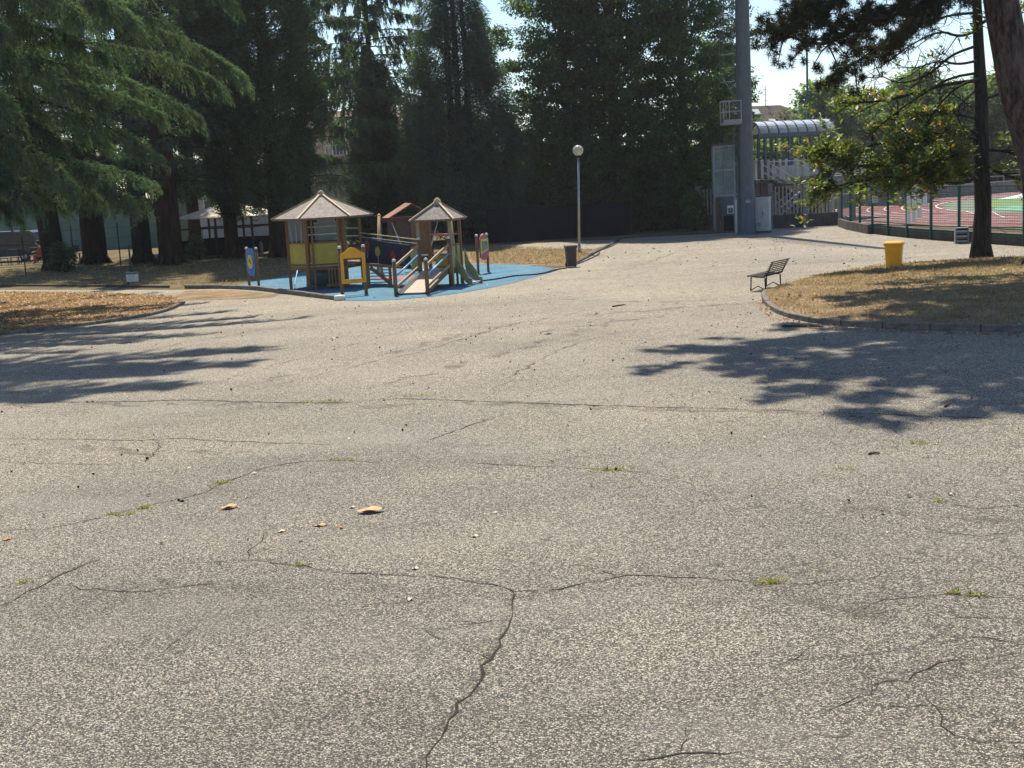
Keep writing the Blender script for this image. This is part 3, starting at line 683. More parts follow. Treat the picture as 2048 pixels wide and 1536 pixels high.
# ---- magnolia by the yellow bin
def magnolia():
    rng = np.random.default_rng(61); base = gp(1963, 522) + Vector((0, 0, .16))
    root = thing('magnolia_tree', base, 'magnolia with dark trunk and glossy leaves behind the right lawn', 'tree')
    def L(x, y, Y): return at(x, y, Y) - base
    Y0 = base.y
    tk = [(0, 0, -.15), (-.02, 0, .5), L(1966, 420, Y0), L(1962, 300, Y0), L(1963, 200, Y0), L(1957, 90, Y0), L(1953, -20, Y0), L(1955, -220, Y0)]
    trunk_part(root, 'bark_mag', tk, [.42, .30, .27, .25, .21, .17, .14, .05], 12, 0)
    lb = MB(); cr = Crown(); anchors = []
    def limb(pts, r0, twigs=6, leafy=True, bare=False):
        P = smooth_line([L(*p) for p in pts], 2); n = len(P)
        lb.tube(P, [r0 * (1.05 - .85 * i / n) for i in range(n)], 6, False)
        for _ in range(twigs):
            i = rng.integers(n // 3, n); q = P[i]; d = (P[min(i + 1, n - 1)] - P[i - 1]).normalized()
            if leafy and rng.random() < .14: continue
            e = q + (d * rng.uniform(.4, .9) + Vector(rng.normal(size=3) * .45)) * rng.uniform(.5, 1.1)
            mid = q.lerp(e, .5) + Vector((0, 0, -.08 if bare else .06))
            lb.tube([q, mid, e], [.022, .014, .007], 4, False)
            if bare:
                for _k in range(3):
                    e2 = mid + Vector(rng.normal(size=3)) * .45; lb.tube([mid, mid.lerp(e2, .6) + Vector((0, 0, -.05)), e2], [.010, .007, .004], 4, False)
            if leafy: anchors.append(e); anchors.append(mid)
        if leafy: anchors.append(P[-1])
    limb([(1960, 300, Y0), (1900, 310, 41.2), (1820, 320, 40.6), (1740, 335, 40.2), (1680, 325, 40)], .09, 34)
    limb([(1963, 330, Y0), (1890, 345, 40.5), (1800, 350, 40), (1700, 365, 39.6), (1655, 378, 39.5)], .08, 38)
    limb([(1962, 280, Y0), (1880, 265, 41), (1790, 280, 40.6), (1700, 300, 40.4), (1660, 310, 40.2)], .07, 30)
    limb([(1962, 350, Y0), (1920, 370, 40), (1860, 362, 39.4), (1800, 370, 39.2)], .07, 26)
    limb([(1962, 260, Y0), (1900, 290, 42.4), (1840, 330, 42.8), (1780, 360, 43)], .06, 24)
    limb([(1960, 160, Y0), (1880, 170, 41.2), (1800, 195, 40.8), (1740, 205, 40.6), (1685, 205, 40.4)], .075, 14)
    limb([(1965, 300, Y0), (2000, 300, 41.5), (2040, 310, 41.2), (2100, 320, 41)], .07, 22)
    limb([(1965, 330, Y0), (2010, 350, 41), (2045, 360, 40.5), (2110, 380, 40.2)], .06, 22)
    limb([(1964, 200, Y0), (2020, 180, 42), (2090, 170, 42)], .07, 14)
    limb([(1958, 50, Y0), (1990, 30, 42), (2060, 10, 42.3)], .07, 12)
    limb([(1962, 310, Y0), (1930, 300, 40.4), (1890, 320, 39.6), (1850, 345, 39.2)], .06, 30)
    limb([(1963, 360, Y0), (1935, 350, 40.6), (1900, 345, 40), (1860, 350, 39.6)], .06, 30)
    limb([(1962, 270, Y0), (1925, 255, 40.8), (1880, 275, 40.2), (1830, 290, 39.9)], .06, 26)
    limb([(1962, 240, Y0), (1900, 225, 41.4), (1840, 235, 41.2), (1790, 250, 41)], .05, 18)
    # dead, bare upper limbs
    for pts in ([(1960, 145, Y0), (1900, 155, 41), (1850, 185, 40.6), (1790, 225, 40.3), (1745, 265, 40.1)], [(1958, 90, Y0), (1900, 110, 41), (1860, 150, 40.6), (1800, 170, 40.4), (1760, 150, 40.2)],
                [(1962, 155, Y0), (1920, 170, 40.6), (1890, 195, 40.3), (1860, 235, 40.2)], [(1957, 60, Y0), (1920, 75, 41.3), (1880, 60, 41), (1820, 90, 40.8), (1780, 120, 40.6)],
                [(1956, 25, Y0), (1900, 30, 41), (1850, 45, 40.8), (1800, 40, 40.6)], [(1961, 120, Y0), (1915, 130, 41), (1880, 120, 40.8), (1835, 135, 40.5)], [(1962, 170, Y0), (1930, 200, 40.8), (1905, 225, 40.5), (1895, 250, 40.4)]):
        limb(pts, .055, 12, False, True)
    for x, y in ((1800, 130), (1860, 115), (1950, 55), (1880, 105), (1770, 190), (1725, 195), (1700, 205), (1935, 70), (1975, 30), (1990, 65)): anchors.append(L(x, y, 41.0 + rng.uniform(-.6, .6)))
    # unseen top above the frame
    for k in range(150):
        a = rng.random() * 6.283; q = rng.random(); anchors.append(Vector((2.6 * (1 - .6 * q) * math.cos(a) * rng.random() ** .4, 2.6 * (1 - .6 * q) * math.sin(a), 8.6 + 4.5 * q)))
    A = np.array([tuple(a) for a in anchors]); k = len(A); per = 22
    d = rng.normal(size=(k, per, 3)); d[..., 2] = np.abs(d[..., 2]) * .5 + .05; d = nrm(d)
    P = A[:, None] + rng.normal(size=(k, per, 3)) * .10 + d * .03
    n = k * per
    cr.add(cards(rng, P.reshape(-1, 3), (d + rng.normal(size=d.shape) * .2).reshape(-1, 3), rng.uniform(.16, .27, n), rng.uniform(.07, .105, n), .22, roll=np.array([0, 0, 1.0])))
    lb.build('limbs', 'bark_mag', root, True)
    cr.build('crown', 'magnolia_leaf', root)
magnolia()

# ---- pine whose boughs hang in at the top right
def pine():
    rng = np.random.default_rng(71); base = gp(2098, 546) + Vector((0, 0, .22))
    root = thing('pine_tree', base, 'big pine with furrowed leaning trunk at the right edge of the frame', 'tree')
    Y0 = base.y
    def L(x, y, Y): return at(x, y, Y) - base
    trunk_part(root, 'bark_pine', [(0, 0, -.3), (-.02, 0, .6), L(2078, 330, Y0), L(2035, 180, Y0), L(2005, 20, Y0), L(1985, -90, Y0), L(1985, -260, Y0 - .5), L(1990, -420, Y0 - .5)], [.66, .56, .52, .5, .47, .42, .3, .12], 14, .5)
    lb = MB(); cr = Crown(); tufts = []
    def limb(P, r0, sub, sl, n_t, dz=-.1):
        P = smooth_line(P, 2); n = len(P)
        lb.tube(P, [r0 * (1.05 - .85 * i / n) for i in range(n)], 6, False)
        for _ in range(sub):
            i = rng.integers(n // 4, n); q = P[i]; d = (P[min(i + 1, n - 1)] - P[i - 1]).normalized()
            e = q + (d * .7 + Vector(rng.normal(size=3) * np.array([.6, .6, .38])) + Vector((0, 0, dz))).normalized() * rng.uniform(.5, 1) * sl
            md = q.lerp(e, .55) + Vector((0, 0, .1)); lb.tube([q, md, e], [.03, .02, .008], 4, False)
            for _k in range(n_t):
                w = md.lerp(e, rng.random() ** .6) if rng.random() < .75 else q.lerp(md, rng.random())
                tufts.append(tuple(w + Vector(rng.normal(size=3)) * .11))
    src = L(1990, -120, Y0)
    def limb_px(pts, r0, sub, sl, n_t): limb([src] + [L(*p) for p in pts], r0, sub, sl, n_t)
    limb_px([(1900, -40, 36.5), (1780, 20, 36), (1680, 75, 35.6), (1640, 92, 35.3), (1570, 70, 35)], .10, 46, 1.1, 7)
    limb_px([(1880, -90, 36), (1750, -40, 35.4), (1680, 5, 35), (1610, 30, 34.6)], .10, 44, 1.15, 7)
    limb_px([(1900, -20, 37), (1820, 45, 37), (1740, 105, 36.8), (1690, 140, 36.6)], .08, 34, 1.0, 7)
    limb_px([(1920, -60, 35.5), (1860, 0, 34.8), (1800, 30, 34.4), (1730, 40, 34)], .08, 36, 1.1, 7)
    limb_px([(1900, -10, 37.5), (1860, 30, 37.6), (1800, 70, 37.6), (1780, 90, 37.5)], .07, 26, .9, 5)
    limb_px([(1860, -120, 36), (1720, -90, 36), (1640, -50, 36), (1610, 20, 36)], .09, 36, 1.2, 7)
    # high spreading crown, above the frame, which shades the lawn and the asphalt
    top = L(1988, -330, Y0 - .5); near_n = len(tufts)
    for tx, ty, tz in ((1.6, 33.5, 15.8), (2.2, 30.5, 15.5), (5.5, 31, 16.4), (8, 29.5, 16.8), (10.5, 30, 17), (13.5, 28.5, 16.6), (4.5, 35.0, 16.2), (7.5, 34, 17.2), (10, 35, 17.5), (12.5, 33, 17.6), (16.5, 30, 17), (19, 34, 16.8), (15, 40, 17), (10, 39.5, 16.5), (20, 39, 16.3), (6.5, 38.5, 15.8), (13, 36.5, 18.4), (14.5, 26, 15.5), (17, 26.5, 15.6), (9.5, 27.8, 16.2), (12.2, 27.2, 16), (7.2, 28.2, 16)):
        e = Vector((tx + (1.5 if tx < 7 else 0), ty + (.5 if ty > 29 else -.8), tz)) - base; o = top + Vector((0, 0, rng.uniform(-2.5, 1.5)))
        md = o.lerp(e, .5) + Vector((0, 0, -.5))
        limb([o, md, e], .12, 36, 1.9, 6, .12)
    k_sh = 16.5 / math.tan(SUN_EL)
    for y, x0, x1 in ((655, 1600, 2080), (690, 1370, 2080), (735, 1370, 2080), (780, 1560, 2080), (822, 1740, 2080)):
        for x in range(x0, x1, 115):
            g = gp(x + rng.uniform(-25, 25), y + rng.uniform(-8, 8))
            e = Vector((g.x + math.sin(SUN_AZ) * k_sh, g.y + math.cos(SUN_AZ) * k_sh, 16.5)) - base; o = top + Vector((0, 0, rng.uniform(-2, 1)))
            limb([o, o.lerp(e, .55) + Vector((0, 0, -.4)), e], .07, 15, 1.1, 7, .1)
    T = np.array(tufts); k = len(T)
    for sl_, per, cl, cw in ((slice(0, near_n), 52, .16, .018), (slice(near_n, k), 20, .36, .10)):
        A = T[sl_]; q = len(A); d = rng.normal(size=(q, per, 3)); d[..., 2] += .15; n = q * per
        P = np.repeat(A[:, None], per, 1) + nrm(d) * .03
        cr.add(cards(rng, P.reshape(-1, 3), d.reshape(-1, 3), cl * rng.uniform(.7, 1.25, n), cw * rng.uniform(.8, 1.2, n), tri=True))
    lb.build('limbs', 'bark_pine', root, True)
    cr.build('crown', 'pine_needle', root)
pine()

# ---- trees beyond the running track
far = [(1590, 118, 6.2, 5.2), (1650, 150, 13.0, 6.5), (1715, 155, 11.2, 5.5), (1770, 160, 10.6, 5), (1835, 152, 13.8, 6.2), (1900, 160, 12.4, 5.5), (1955, 158, 12.8, 5.5), (2020, 150, 14.0, 6.5), (2090, 152, 13.5, 6.5)]
words = ['low round tree beside the tiled house roof', 'tall rounded tree behind the small far floodlight', 'dark rounded tree right of the small far floodlight', 'lower rounded tree behind the left part of the magnolia', 'tall pointed tree seen through the bare magnolia limbs', 'rounded tree just left of the magnolia trunk top', 'rounded tree directly behind the magnolia trunk', 'large pale green tree between magnolia and pine trunks', 'large pale green tree mostly hidden by the pine trunk']
for i, (x, Y, H_, R_) in enumerate(far):
    p = at(x, 330, Y); p.z = 0
    broadleaf('leafy_tree', words[i] + ', beyond the track', p, H_, 1.2, R_, R_ * .8, 80 + i, 'far_leaf', 'trunk_grey', 190, 75, 1.25, .55, .36, .3, .8, None, 6, 'trees beyond the running track')

# ------------------------------------------------------------------ playground
def post_with_cap(parent, p, h, r=.055, mat='wood', cap='white_cap', capr=.062, name='post'):
    p = Vector(p)
    o = MB().lathe([(r, 0), (r * 1.02, h * .5), (r, h)], 10, p).build(name, mat, parent, True)
    MB().lathe([(capr, h), (capr, h + .035), (capr * .7, h + .075), (1e-4, h + .088)], 10, p).build('post_cap', cap, o, True)
    return o
def pyramid_roof(parent, c, R, n, a0, z_e, z_a, batten_w=.07, name='roof'):
    """panels plus ridge battens, each its own piece"""
    c = Vector((c[0], c[1], 0)); cs = [c + Vector((R * math.cos(a0 + k * 6.28319 / n), R * math.sin(a0 + k * 6.28319 / n), z_e)) for k in range(n)]
    ap = c + Vector((0, 0, z_a))
    roof = MB().lathe([(.16, z_a - .10), (.13, z_a + .02), (.10, z_a + .07), (.05, z_a + .13), (1e-4, z_a + .14)], 8, c).build(name, 'batten', parent)
    for k in range(n):
        a, b = cs[k], cs[(k + 1) % n]; nm = (b - a).cross(ap - a).normalized()
        if nm.z < 0: nm = -nm
        tri = [a.lerp(b, .02), b.lerp(a, .02), ap.lerp(b, .04), ap.lerp(a, .04)]
        MB().prism(tri, nm * -.025).build('roof_panel', 'shingle', roof)
        MB().bar(a + Vector((0, 0, .02)) + (a - ap).normalized() * .06, ap + Vector((0, 0, .03)), batten_w, .045).build('ridge_batten', 'batten', roof)
        MB().bar(a + Vector((0, 0, -.045)), b + Vector((0, 0, -.045)), .03, .05).build('eave_board', 'wood', roof)
    return roof
def play_structure():
    cL = gp(652, 576) + Vector((0, .45, .016)); cR = gp(884, 572) + Vector((0, .2, .016))
    base = Vector(((cL.x + cR.x) / 2, (cL.y + cR.y) / 2, .016))
    root = thing('play_structure', base, 'wooden climbing structure with two roofed towers and a ramp on the blue play surface', 'playground')
    l = cL - base; r = cR - base; l.z = 0; r.z = 0
    # big hexagonal tower
    a0 = rad(10); RP = 1.30; posts = [l + Vector((RP * math.cos(a0 + k * math.pi / 3), RP * math.sin(a0 + k * math.pi / 3), 0)) for k in range(6)]
    for k, p in enumerate(posts):
        MB().box((p.x, p.y, 1.24), (.11, .11, 2.48), a0 + k * math.pi / 3).build('post', 'wood', root)
    pyramid_roof(root, l, 1.78, 6, a0, 2.52, 3.32)
    for k in range(9):                                          # deck planks
        y = -1.1 + k * .275; hw = math.sqrt(max(.05, 1.28 ** 2 - y * y)) - .03
        MB().box((l.x, l.y + y, .82), (2 * hw, .25, .05)).build('deck_plank', 'wood_light', root)
    def panel(p, q, z0, z1, mat, name='side_panel', inset=.10, th=.03, frame=True):
        d = (q - p).normalized(); a = p + d * inset; b = q - d * inset; n_ = Vector((-d.y, d.x, 0))
        o = MB().prism([a + Vector((0, 0, z0)), b + Vector((0, 0, z0)), b + Vector((0, 0, z1)), a + Vector((0, 0, z1))], n_ * th).build(name, mat, root)
        if frame:
            for zz in (z0 - .03, z1 + .03): MB().bar(a + Vector((0, 0, zz)) + n_ * th / 2, b + Vector((0, 0, zz)) + n_ * th / 2, .06, .055).build('rail', 'wood', o)
        return o
    # hex corners by angle: 10,70,130,190,250,310; the front-left and front faces carry the olive panels
    panel(posts[3], posts[4], .90, 1.60, 'olive_panel'); panel(posts[4], posts[5], .90, 1.60, 'olive_panel')
    panel(posts[2], posts[3], .90, 1.5, 'wood'); panel(posts[1], posts[2], .90, 1.35, 'wood')
    for k in range(6):
        a, b = posts[k], posts[(k + 1) % 6]
        MB().bar(a + Vector((0, 0, .74)), b + Vector((0, 0, .74)), .05, .12).build('deck_beam', 'wood', root)
    for z in (1.86, 2.14):                                      # white grab rails at the back
        a, b = posts[1], posts[2]; MB().tube([a + Vector((0, 0, z)), b + Vector((0, 0, z))], .022, 8).build('grab_rail', 'white_cap', root, True)
        a, b = posts[0], posts[1]; MB().tube([a + Vector((0, 0, z - .1)), b + Vector((0, 0, z - .1))], .022, 8).build('grab_rail', 'white_cap', root, True)
    for k in range(3):                                           # rope climb on the left face
        a = posts[3].lerp(posts[2], .25 + .25 * k); MB().tube([a + Vector((0, 0, 1.5)), a + Vector((.05 * (k - 1), 0, 2.3))], .018, 6).build('rope', 'white_cap', root, True)
    # pair of short uprights beside the front corner
    for f in (.16, .86):
        p = posts[4].lerp(posts[5], f); MB().box((p.x, p.y - .06, 1.22), (.07, .07, 2.4), .2).build('upright', 'wood', root)
    # vertical slats under the deck at the right front, and a plastic tunnel
    for k in range(7):
        p = posts[5].lerp(posts[4], .04 + k * .085) + Vector((.12, -.10, 0)); MB().box((p.x, p.y, .42), (.055, .03, .72), .1).build('slat', 'wood', root)
    MB().bar(posts[5] + Vector((.1, -.1, .70)), posts[5].lerp(posts[4], .62) + Vector((.1, -.1, .70)), .04, .07).build('slat_rail', 'wood', root)
    MB().bar(posts[5] + Vector((.1, -.1, .14)), posts[5].lerp(posts[4], .62) + Vector((.1, -.1, .14)), .04, .07).build('slat_rail', 'wood', root)
    tn = MB(); n = 18; c = l + Vector((.05, -.15, .44))
    prof = []
    for R_, q in ((.40, -1), (.40, 1), (.36, 1), (.36, -1)):
        prof.append([c + Vector((q * .55, R_ * math.cos(6.2832 * k / n), R_ * math.sin(6.2832 * k / n))) for k in range(n)])
    vs = [v for row in prof for v in row]; fs = [(i * n + k, i * n + (k + 1) % n, ((i + 1) % 4) * n + (k + 1) % n, ((i + 1) % 4) * n + k) for i in range(4) for k in range(n)]
    tn.add(vs, fs); tn.build('crawl_tunnel', 'teal_plastic', root, True)
    for k in range(2):
        p = posts[3].lerp(posts[4], .15 + .7 * k); MB().tube([p + Vector((0, .1, .1)), p + Vector((-.1, .8, .12)), p + Vector((0, 1.2, .7))], .02, 6).build('grab_rail', 'cyan_pipe', root, True)
    # small square tower
    b0 = rad(30); RQ = .80; q = [r + Vector((RQ * math.cos(b0 + k * math.pi / 2), RQ * math.sin(b0 + k * math.pi / 2), 0)) for k in range(4)]   # 30,120,210,300 deg
    for k, p in enumerate(q): MB().box((p.x, p.y, 1.14), (.10, .10, 2.28), b0 + k * math.pi / 2 + math.pi / 4).build('post', 'wood_light' if k in (2, 3) else 'wood', root)
    pyramid_roof(root, r, 1.06, 4, b0, 2.28, 2.86, .06)
    for k in range(4):
        y = -.42 + k * .28; R_ = Matrix.Rotation(b0 + math.pi / 4, 3, 'Z'); c = r + R_ @ Vector((0, y, .55)); MB().box(c, (1.02, .26, .05), b0 + math.pi / 4).build('deck_plank', 'wood_light', root)
    for k in range(4):
        MB().bar(q[k] + Vector((0, 0, .47)), q[(k + 1) % 4] + Vector((0, 0, .47)), .05, .11).build('deck_beam', 'wood', root)
    # right-front face: pale panels split by a middle post
    mid = q[3].lerp(q[0], .5); MB().box((mid.x, mid.y, .70), (.07, .07, 1.4), .3).build('post', 'wood', root)
    panel(q[3], mid, .60, 1.34, 'pale_panel', inset=.06); panel(mid, q[0], .60, 1.34, 'pale_panel', inset=.06)
    side = q[2].lerp(q[3], .02); panel(q[2] + Vector((-.34, .06, 0)), q[2] + Vector((0, 0, 0)), .60, 1.30, 'pale_panel', inset=.04)
    MB().tube([q[0] + Vector((0, 0, 1.72)), q[1] + Vector((0, 0, 1.72))], .022, 8).build('grab_rail', 'pink_plastic', root, True)
    MB().tube([q[0] + Vector((0, 0, 1.30)), q[1] + Vector((0, 0, 1.05))], .022, 8).build('grab_rail', 'pink_plastic', root, True)
    panel(q[0], q[1], .62, 1.0, 'mustard', inset=.2)
    # ramp with planks, side rails and capped posts
    f_mid = q[2].lerp(q[3], .5); bl = gp(798, 591) - base; brr = gp(850, 590) - base; bl.z = brr.z = 0
    b_mid = (bl + brr) / 2; ax = (b_mid - Vector((f_mid.x, f_mid.y, 0))); Lr = ax.length; ax.normalize(); px = Vector((-ax.y, ax.x, 0))
    if px.x < 0: px = -px
    zt = .56; npl = 15
    for k in range(npl):
        f = (k + .5) / npl; c = f_mid + ax * (Lr * f); c.z = zt * (1 - f) + .05
        pitch = math.atan2(zt, Lr)
        R_ = Matrix((px, ax, Vector((0, 0, 1)))).transposed(); tilt = Matrix.Rotation(-pitch, 3, 'X')
        MB().box(c, (.86, Lr / npl * 1.06 - .014, .035), rot=R_ @ tilt).build('ramp_plank', 'plank', root)
    for s_ in (-1, 1):
        e = px * (.46 * s_); t0 = f_mid + e; t1 = f_mid + ax * Lr + e
        MB().bar(t0 + Vector((0, 0, zt - .01)), t1 + Vector((0, 0, .02)), .05, .13).build('ramp_beam', 'wood', root)
        post_with_cap(root, t1 + px * (.07 * s_) + Vector((0, 0, 0)), 1.08, .065)
        post_with_cap(root, t0 + px * (.07 * s_) + ax * .12, 1.62, .065)
        a = t0 + px * (.07 * s_) + ax * .18; b_ = t1 + px * (.07 * s_) - ax * .07
        MB().bar(a + Vector((0, 0, 1.42)), b_ + Vector((0, 0, .92)), .045, .09).build('handrail', 'wood_light', root)
        MB().tube([a + Vector((0, 0, 1.12)), b_ + Vector((0, 0, .60))], .03, 8).build('handrail', 'cyan_pipe', root, True)
        MB().bar(a + Vector((0, 0, .72)), b_ + Vector((0, 0, .26)), .045, .09).build('handrail', 'wood_light', root)
    # bridge between the towers: navy mural panel with balloons, two pale rails
    p0 = posts[0] + Vector((.04, -.1, 0)); p1 = q[2] + Vector((-.36, .25, 0)); d = (p1 - p0); Lb = d.length; d.normalize(); n_ = Vector((d.y, -d.x, 0))
    MB().prism([p0 + Vector((0, 0, .72)), p1 + Vector((0, 0, .66)), p1 + Vector((0, 0, 1.44)), p0 + Vector((0, 0, 1.66))], -n_ * .03).build('mural_panel', 'navy_panel', root)
    mural = root.children[-1]
    for f, z, R_, mt_, sz in ((.12, 1.40, .155, 'red_paint', 1.25), (.34, 1.20, .17, 'mustard', 1.05), (.66, 1.06, .16, 'red_paint', 1.1), (.88, 1.16, .10, 'maroon', 1.1)):
        c = p0 + d * (Lb * f) + Vector((0, 0, z)) + n_ * .004
        MB().add([c + d * (R_ * math.cos(t)) + Vector((0, 0, R_ * sz * math.sin(t))) for t in [6.2832 * k / 22 for k in range(22)]], [tuple(range(22))]).build('balloon', mt_, mural)
        MB().tube([c + Vector((0, 0, -R_ * sz)), c + d * .03 + Vector((0, 0, -R_ * sz - .12)), c - d * .02 + Vector((0, 0, -R_ * sz - .24))], .008, 4).build('balloon_string', 'white_cap', mural)
    for dz_ in (.06, .20):
        MB().bar(p0 + Vector((0, 0, 1.66 + dz_)), p1 + Vector((.35, 0, 1.40 + dz_)), .04, .035).build('bridge_rail', 'batten' if dz_ > .1 else 'grey_paint', root)
    for k in range(8):
        c = p0 + d * (Lb * (k + .5) / 8) + Vector((0, .45, .70)); MB().box(c, (Lb / 8 - .03, .8, .04), math.atan2(d.y, d.x)).build('bridge_plank', 'wood_light', root)
    # low stepped beam in front of the bridge
    s0 = gp(738, 575) - base; s1 = gp(782, 574) - base; s2 = gp(838, 570) - base
    for v in (s0, s1, s2): v.z = 0
    MB().bar(s0 + Vector((-.1, 0, .80)), s2 + Vector((0, 0, .58)), .10, .11).build('balance_beam', 'wood', root)
    MB().box((s0.x, s0.y, .38), (.13, .13, .76), .1).build('beam_post', 'wood', root)
    MB().box((s1.x, s1.y, .33), (.10, .10, .66), .1).build('beam_post', 'wood', root)
    MB().bar(s0 + Vector((.1, 0, .68)), s1 + Vector((-.02, 0, .12)), .09, .10).build('beam_brace', 'wood', root)
    for k in range(5):
        z = .12 + k * .11; MB().bar(s0 + Vector((.02, .5, z)), s1 + Vector((0, .5, z)), .10, .03).build('step_slat', 'plank', root)
    # short slide on the right
    s0 = q[0].lerp(q[3], .3) + Vector((.05, 0, 0)); dr = Vector((.80, -.60, 0)).normalized(); pr = Vector((-dr.y, dr.x, 0))
    path = [(0, .58), (.16, .50), (.44, .20), (.58, .11), (.72, .09)]
    vs = []; fs = []
    for x, z in path:
        for e, dzz in ((-.24, 0), (.24, 0), (.24, -.03), (-.24, -.03)): vs.append(s0 + dr * x + pr * e + Vector((0, 0, z + dzz)))
    for i in range(len(path) - 1):
        for k in range(4): fs.append((i * 4 + k, i * 4 + (k + 1) % 4, i * 4 + 4 + (k + 1) % 4, i * 4 + 4 + k))
    MB().add(vs, fs).build('slide_bed', 'steel_slide', root)
    for e, mt_ in ((-.27, 'pale_panel'), (.27, 'pale_panel')):
        lo = [s0 + dr * x + pr * e + Vector((0, 0, z - .10)) for x, z in path]; hi = [s0 + dr * x + pr * e + Vector((0, 0, z + (.62 if x == 0 else .30 if x < .5 else .13))) for x, z in path]
        MB().prism(lo + hi[::-1], pr * (.03 if e > 0 else -.03)).build('slide_side', mt_, root)
    return root
play_structure()

def sign_panel(name, pa, pb, label, cat):
    a, b = gp(*pa), gp(*pb); c = (a + b) / 2; d = (b - a); w = d.length; rz = math.atan2(d.y, d.x)
    root = thing(name, (c.x, c.y, .016), label, cat, rz=rz); return root, w
# blue clock board
root, w = sign_panel('activity_board', (497, 574), (520, 573), 'blue play board with a yellow clock face between two capped posts', 'play panel')
w = .78; root.rotation_euler.z = rad(-52)
for s_ in (-1, 1): post_with_cap(root, (s_ * w / 2, 0, 0), 1.40, .05)
MB().prism([(x, -.075, z) for x, z in ((-.2, 1.44), (.2, 1.44), (.33, 1.24), (.33, .60), (.18, .40), (-.18, .40), (-.33, .60), (-.33, 1.24))], (0, .035, 0)).build('board', 'blue_plastic', root)
brd = root.children[-1]
MB().prism([(.21 * math.cos(t), -.079, .93 + .27 * math.sin(t)) for t in [6.2832 * k / 24 for k in range(24)]], (0, -.012, 0)).build('clock_face', 'yellow_plastic', brd)
for t in range(4):
    a = t * math.pi / 2; MB().box((.245 * math.cos(a), -.081, .93 + .305 * math.sin(a)), (.035, .012, .05)).build('clock_mark', 'dark_iron', brd)
MB().bar((0, -.099, .93), (.09, -.099, .86), .012, .03, (0, 1, 0)).build('clock_hand', 'red_paint', brd)
MB().bar((.0, -.103, .93), (-.05, -.103, 1.02), .012, .026, (0, 1, 0)).build('clock_hand', 'dark_iron', brd)
# orange window frame
root, w = sign_panel('activity_board', (684, 592), (734, 588), 'orange window frame play board with curved top between capped posts', 'play panel')
w = .80
for s_ in (-1, 1): post_with_cap(root, (s_ * w / 2, 0, 0), 1.54, .06)
def arch(x0, x1, z0, z1): return [(x, z0 + (z1 - z0) * (.5 + .5 * math.cos((x / ((x1 - x0) / 2)) * math.pi))) for x in [x1 + (x0 - x1) * k / 12 for k in range(13)]]
for nm, poly in (('frame_top', [(-.41, 1.20), (.41, 1.20)] + arch(-.41, .41, 1.36, 1.56)), ('frame_bottom', [(-.41, .38), (.41, .38), (.41, .52), (-.41, .52)]),
                 ('frame_side', [(-.41, .521), (-.31, .521), (-.31, 1.199), (-.41, 1.199)]), ('frame_side', [(.31, .521), (.41, .521), (.41, 1.199), (.31, 1.199)])):
    MB().prism([(x, -.105, z) for x, z in poly], (0, .04, 0)).build(nm, 'orange_plastic', root)
# pink picture board seen almost edge on
root, w = sign_panel('activity_board', (961, 548), (973, 545), 'pink play board with a yellow picture frame, right of the slide', 'play panel')
root.rotation_euler.z = rad(62)
for s_ in (-1, 1): post_with_cap(root, (s_ * .40, 0, 0), 1.42, .05)
MB().prism([(x, -.095, z) for x, z in ((-.33, .60), (0, .48), (.33, .60), (.33, 1.30), (.2, 1.44), (0, 1.50), (-.2, 1.44), (-.33, 1.30))], (0, .035, 0)).build('board', 'pink_plastic', root)
brd = root.children[-1]
for poly in ([(-.3, 1.22), (.3, 1.22), (.3, 1.30), (-.3, 1.30)], [(-.3, .80), (-.23, .80), (-.23, 1.219), (-.3, 1.219)], [(.23, .95), (.3, .95), (.3, 1.219), (.23, 1.219)], [(-.3, .72), (.3, .88), (.3, .949), (-.3, .799)]):
    MB().prism([(x, -.099, z) for x, z in poly], (0, -.02, 0)).build('picture_frame', 'yellow_plastic', brd)
MB().prism([(-.225, -.099, .83), (.225, -.099, .96), (.225, -.099, 1.215), (-.225, -.099, 1.215)], (0, -.006, 0)).build('picture', 'stone', brd)

# swing behind the towers
sa = at(764, 520, 51); sb = at(905, 520, 51); sc_ = (sa + sb) / 2
root = thing('swing_frame', (sc_.x, sc_.y, .016), 'timber swing with dark red crossbeam and chained basket behind the play towers', 'swing')
hw = (sb.x - sa.x) / 2
for s_ in (-1, 1):
    for e in (-1, 1): MB().tube([(s_ * (hw + .12), e * .75, 0), (s_ * hw, e * .05, 2.30)], [.065, .055], 8).build('leg', 'wood_light', root, True)
    MB().ball((s_ * hw, 0, 2.33), .075).build('leg_cap', 'yellow_plastic', root, True)
MB().bar((-hw, 0, 2.14), (hw, 0, 2.14), .10, .17).build('crossbeam', 'maroon', root)
for s_ in (-1, 1):
    for e in (-1, 1): MB().tube([(s_ * .95, 0, 2.06), (s_ * .46, e * .40, .62)], .016, 5).build('chain', 'steel', root)
seat = MB(); n = 20
seat.tube([(.52 * math.cos(6.2832 * k / n), .52 * math.sin(6.2832 * k / n), .60) for k in range(n + 1)], .06, 8, False)
seat.build('basket_ring', 'black_rubber', root, True)
for k in range(-3, 4):
    h_ = math.sqrt(.5 ** 2 - (k * .13) ** 2); MB().tube([(k * .13, -h_, .6), (k * .13, 0, .52), (k * .13, h_, .6)], .012, 4).build('basket_rope', 'black_rubber', root)

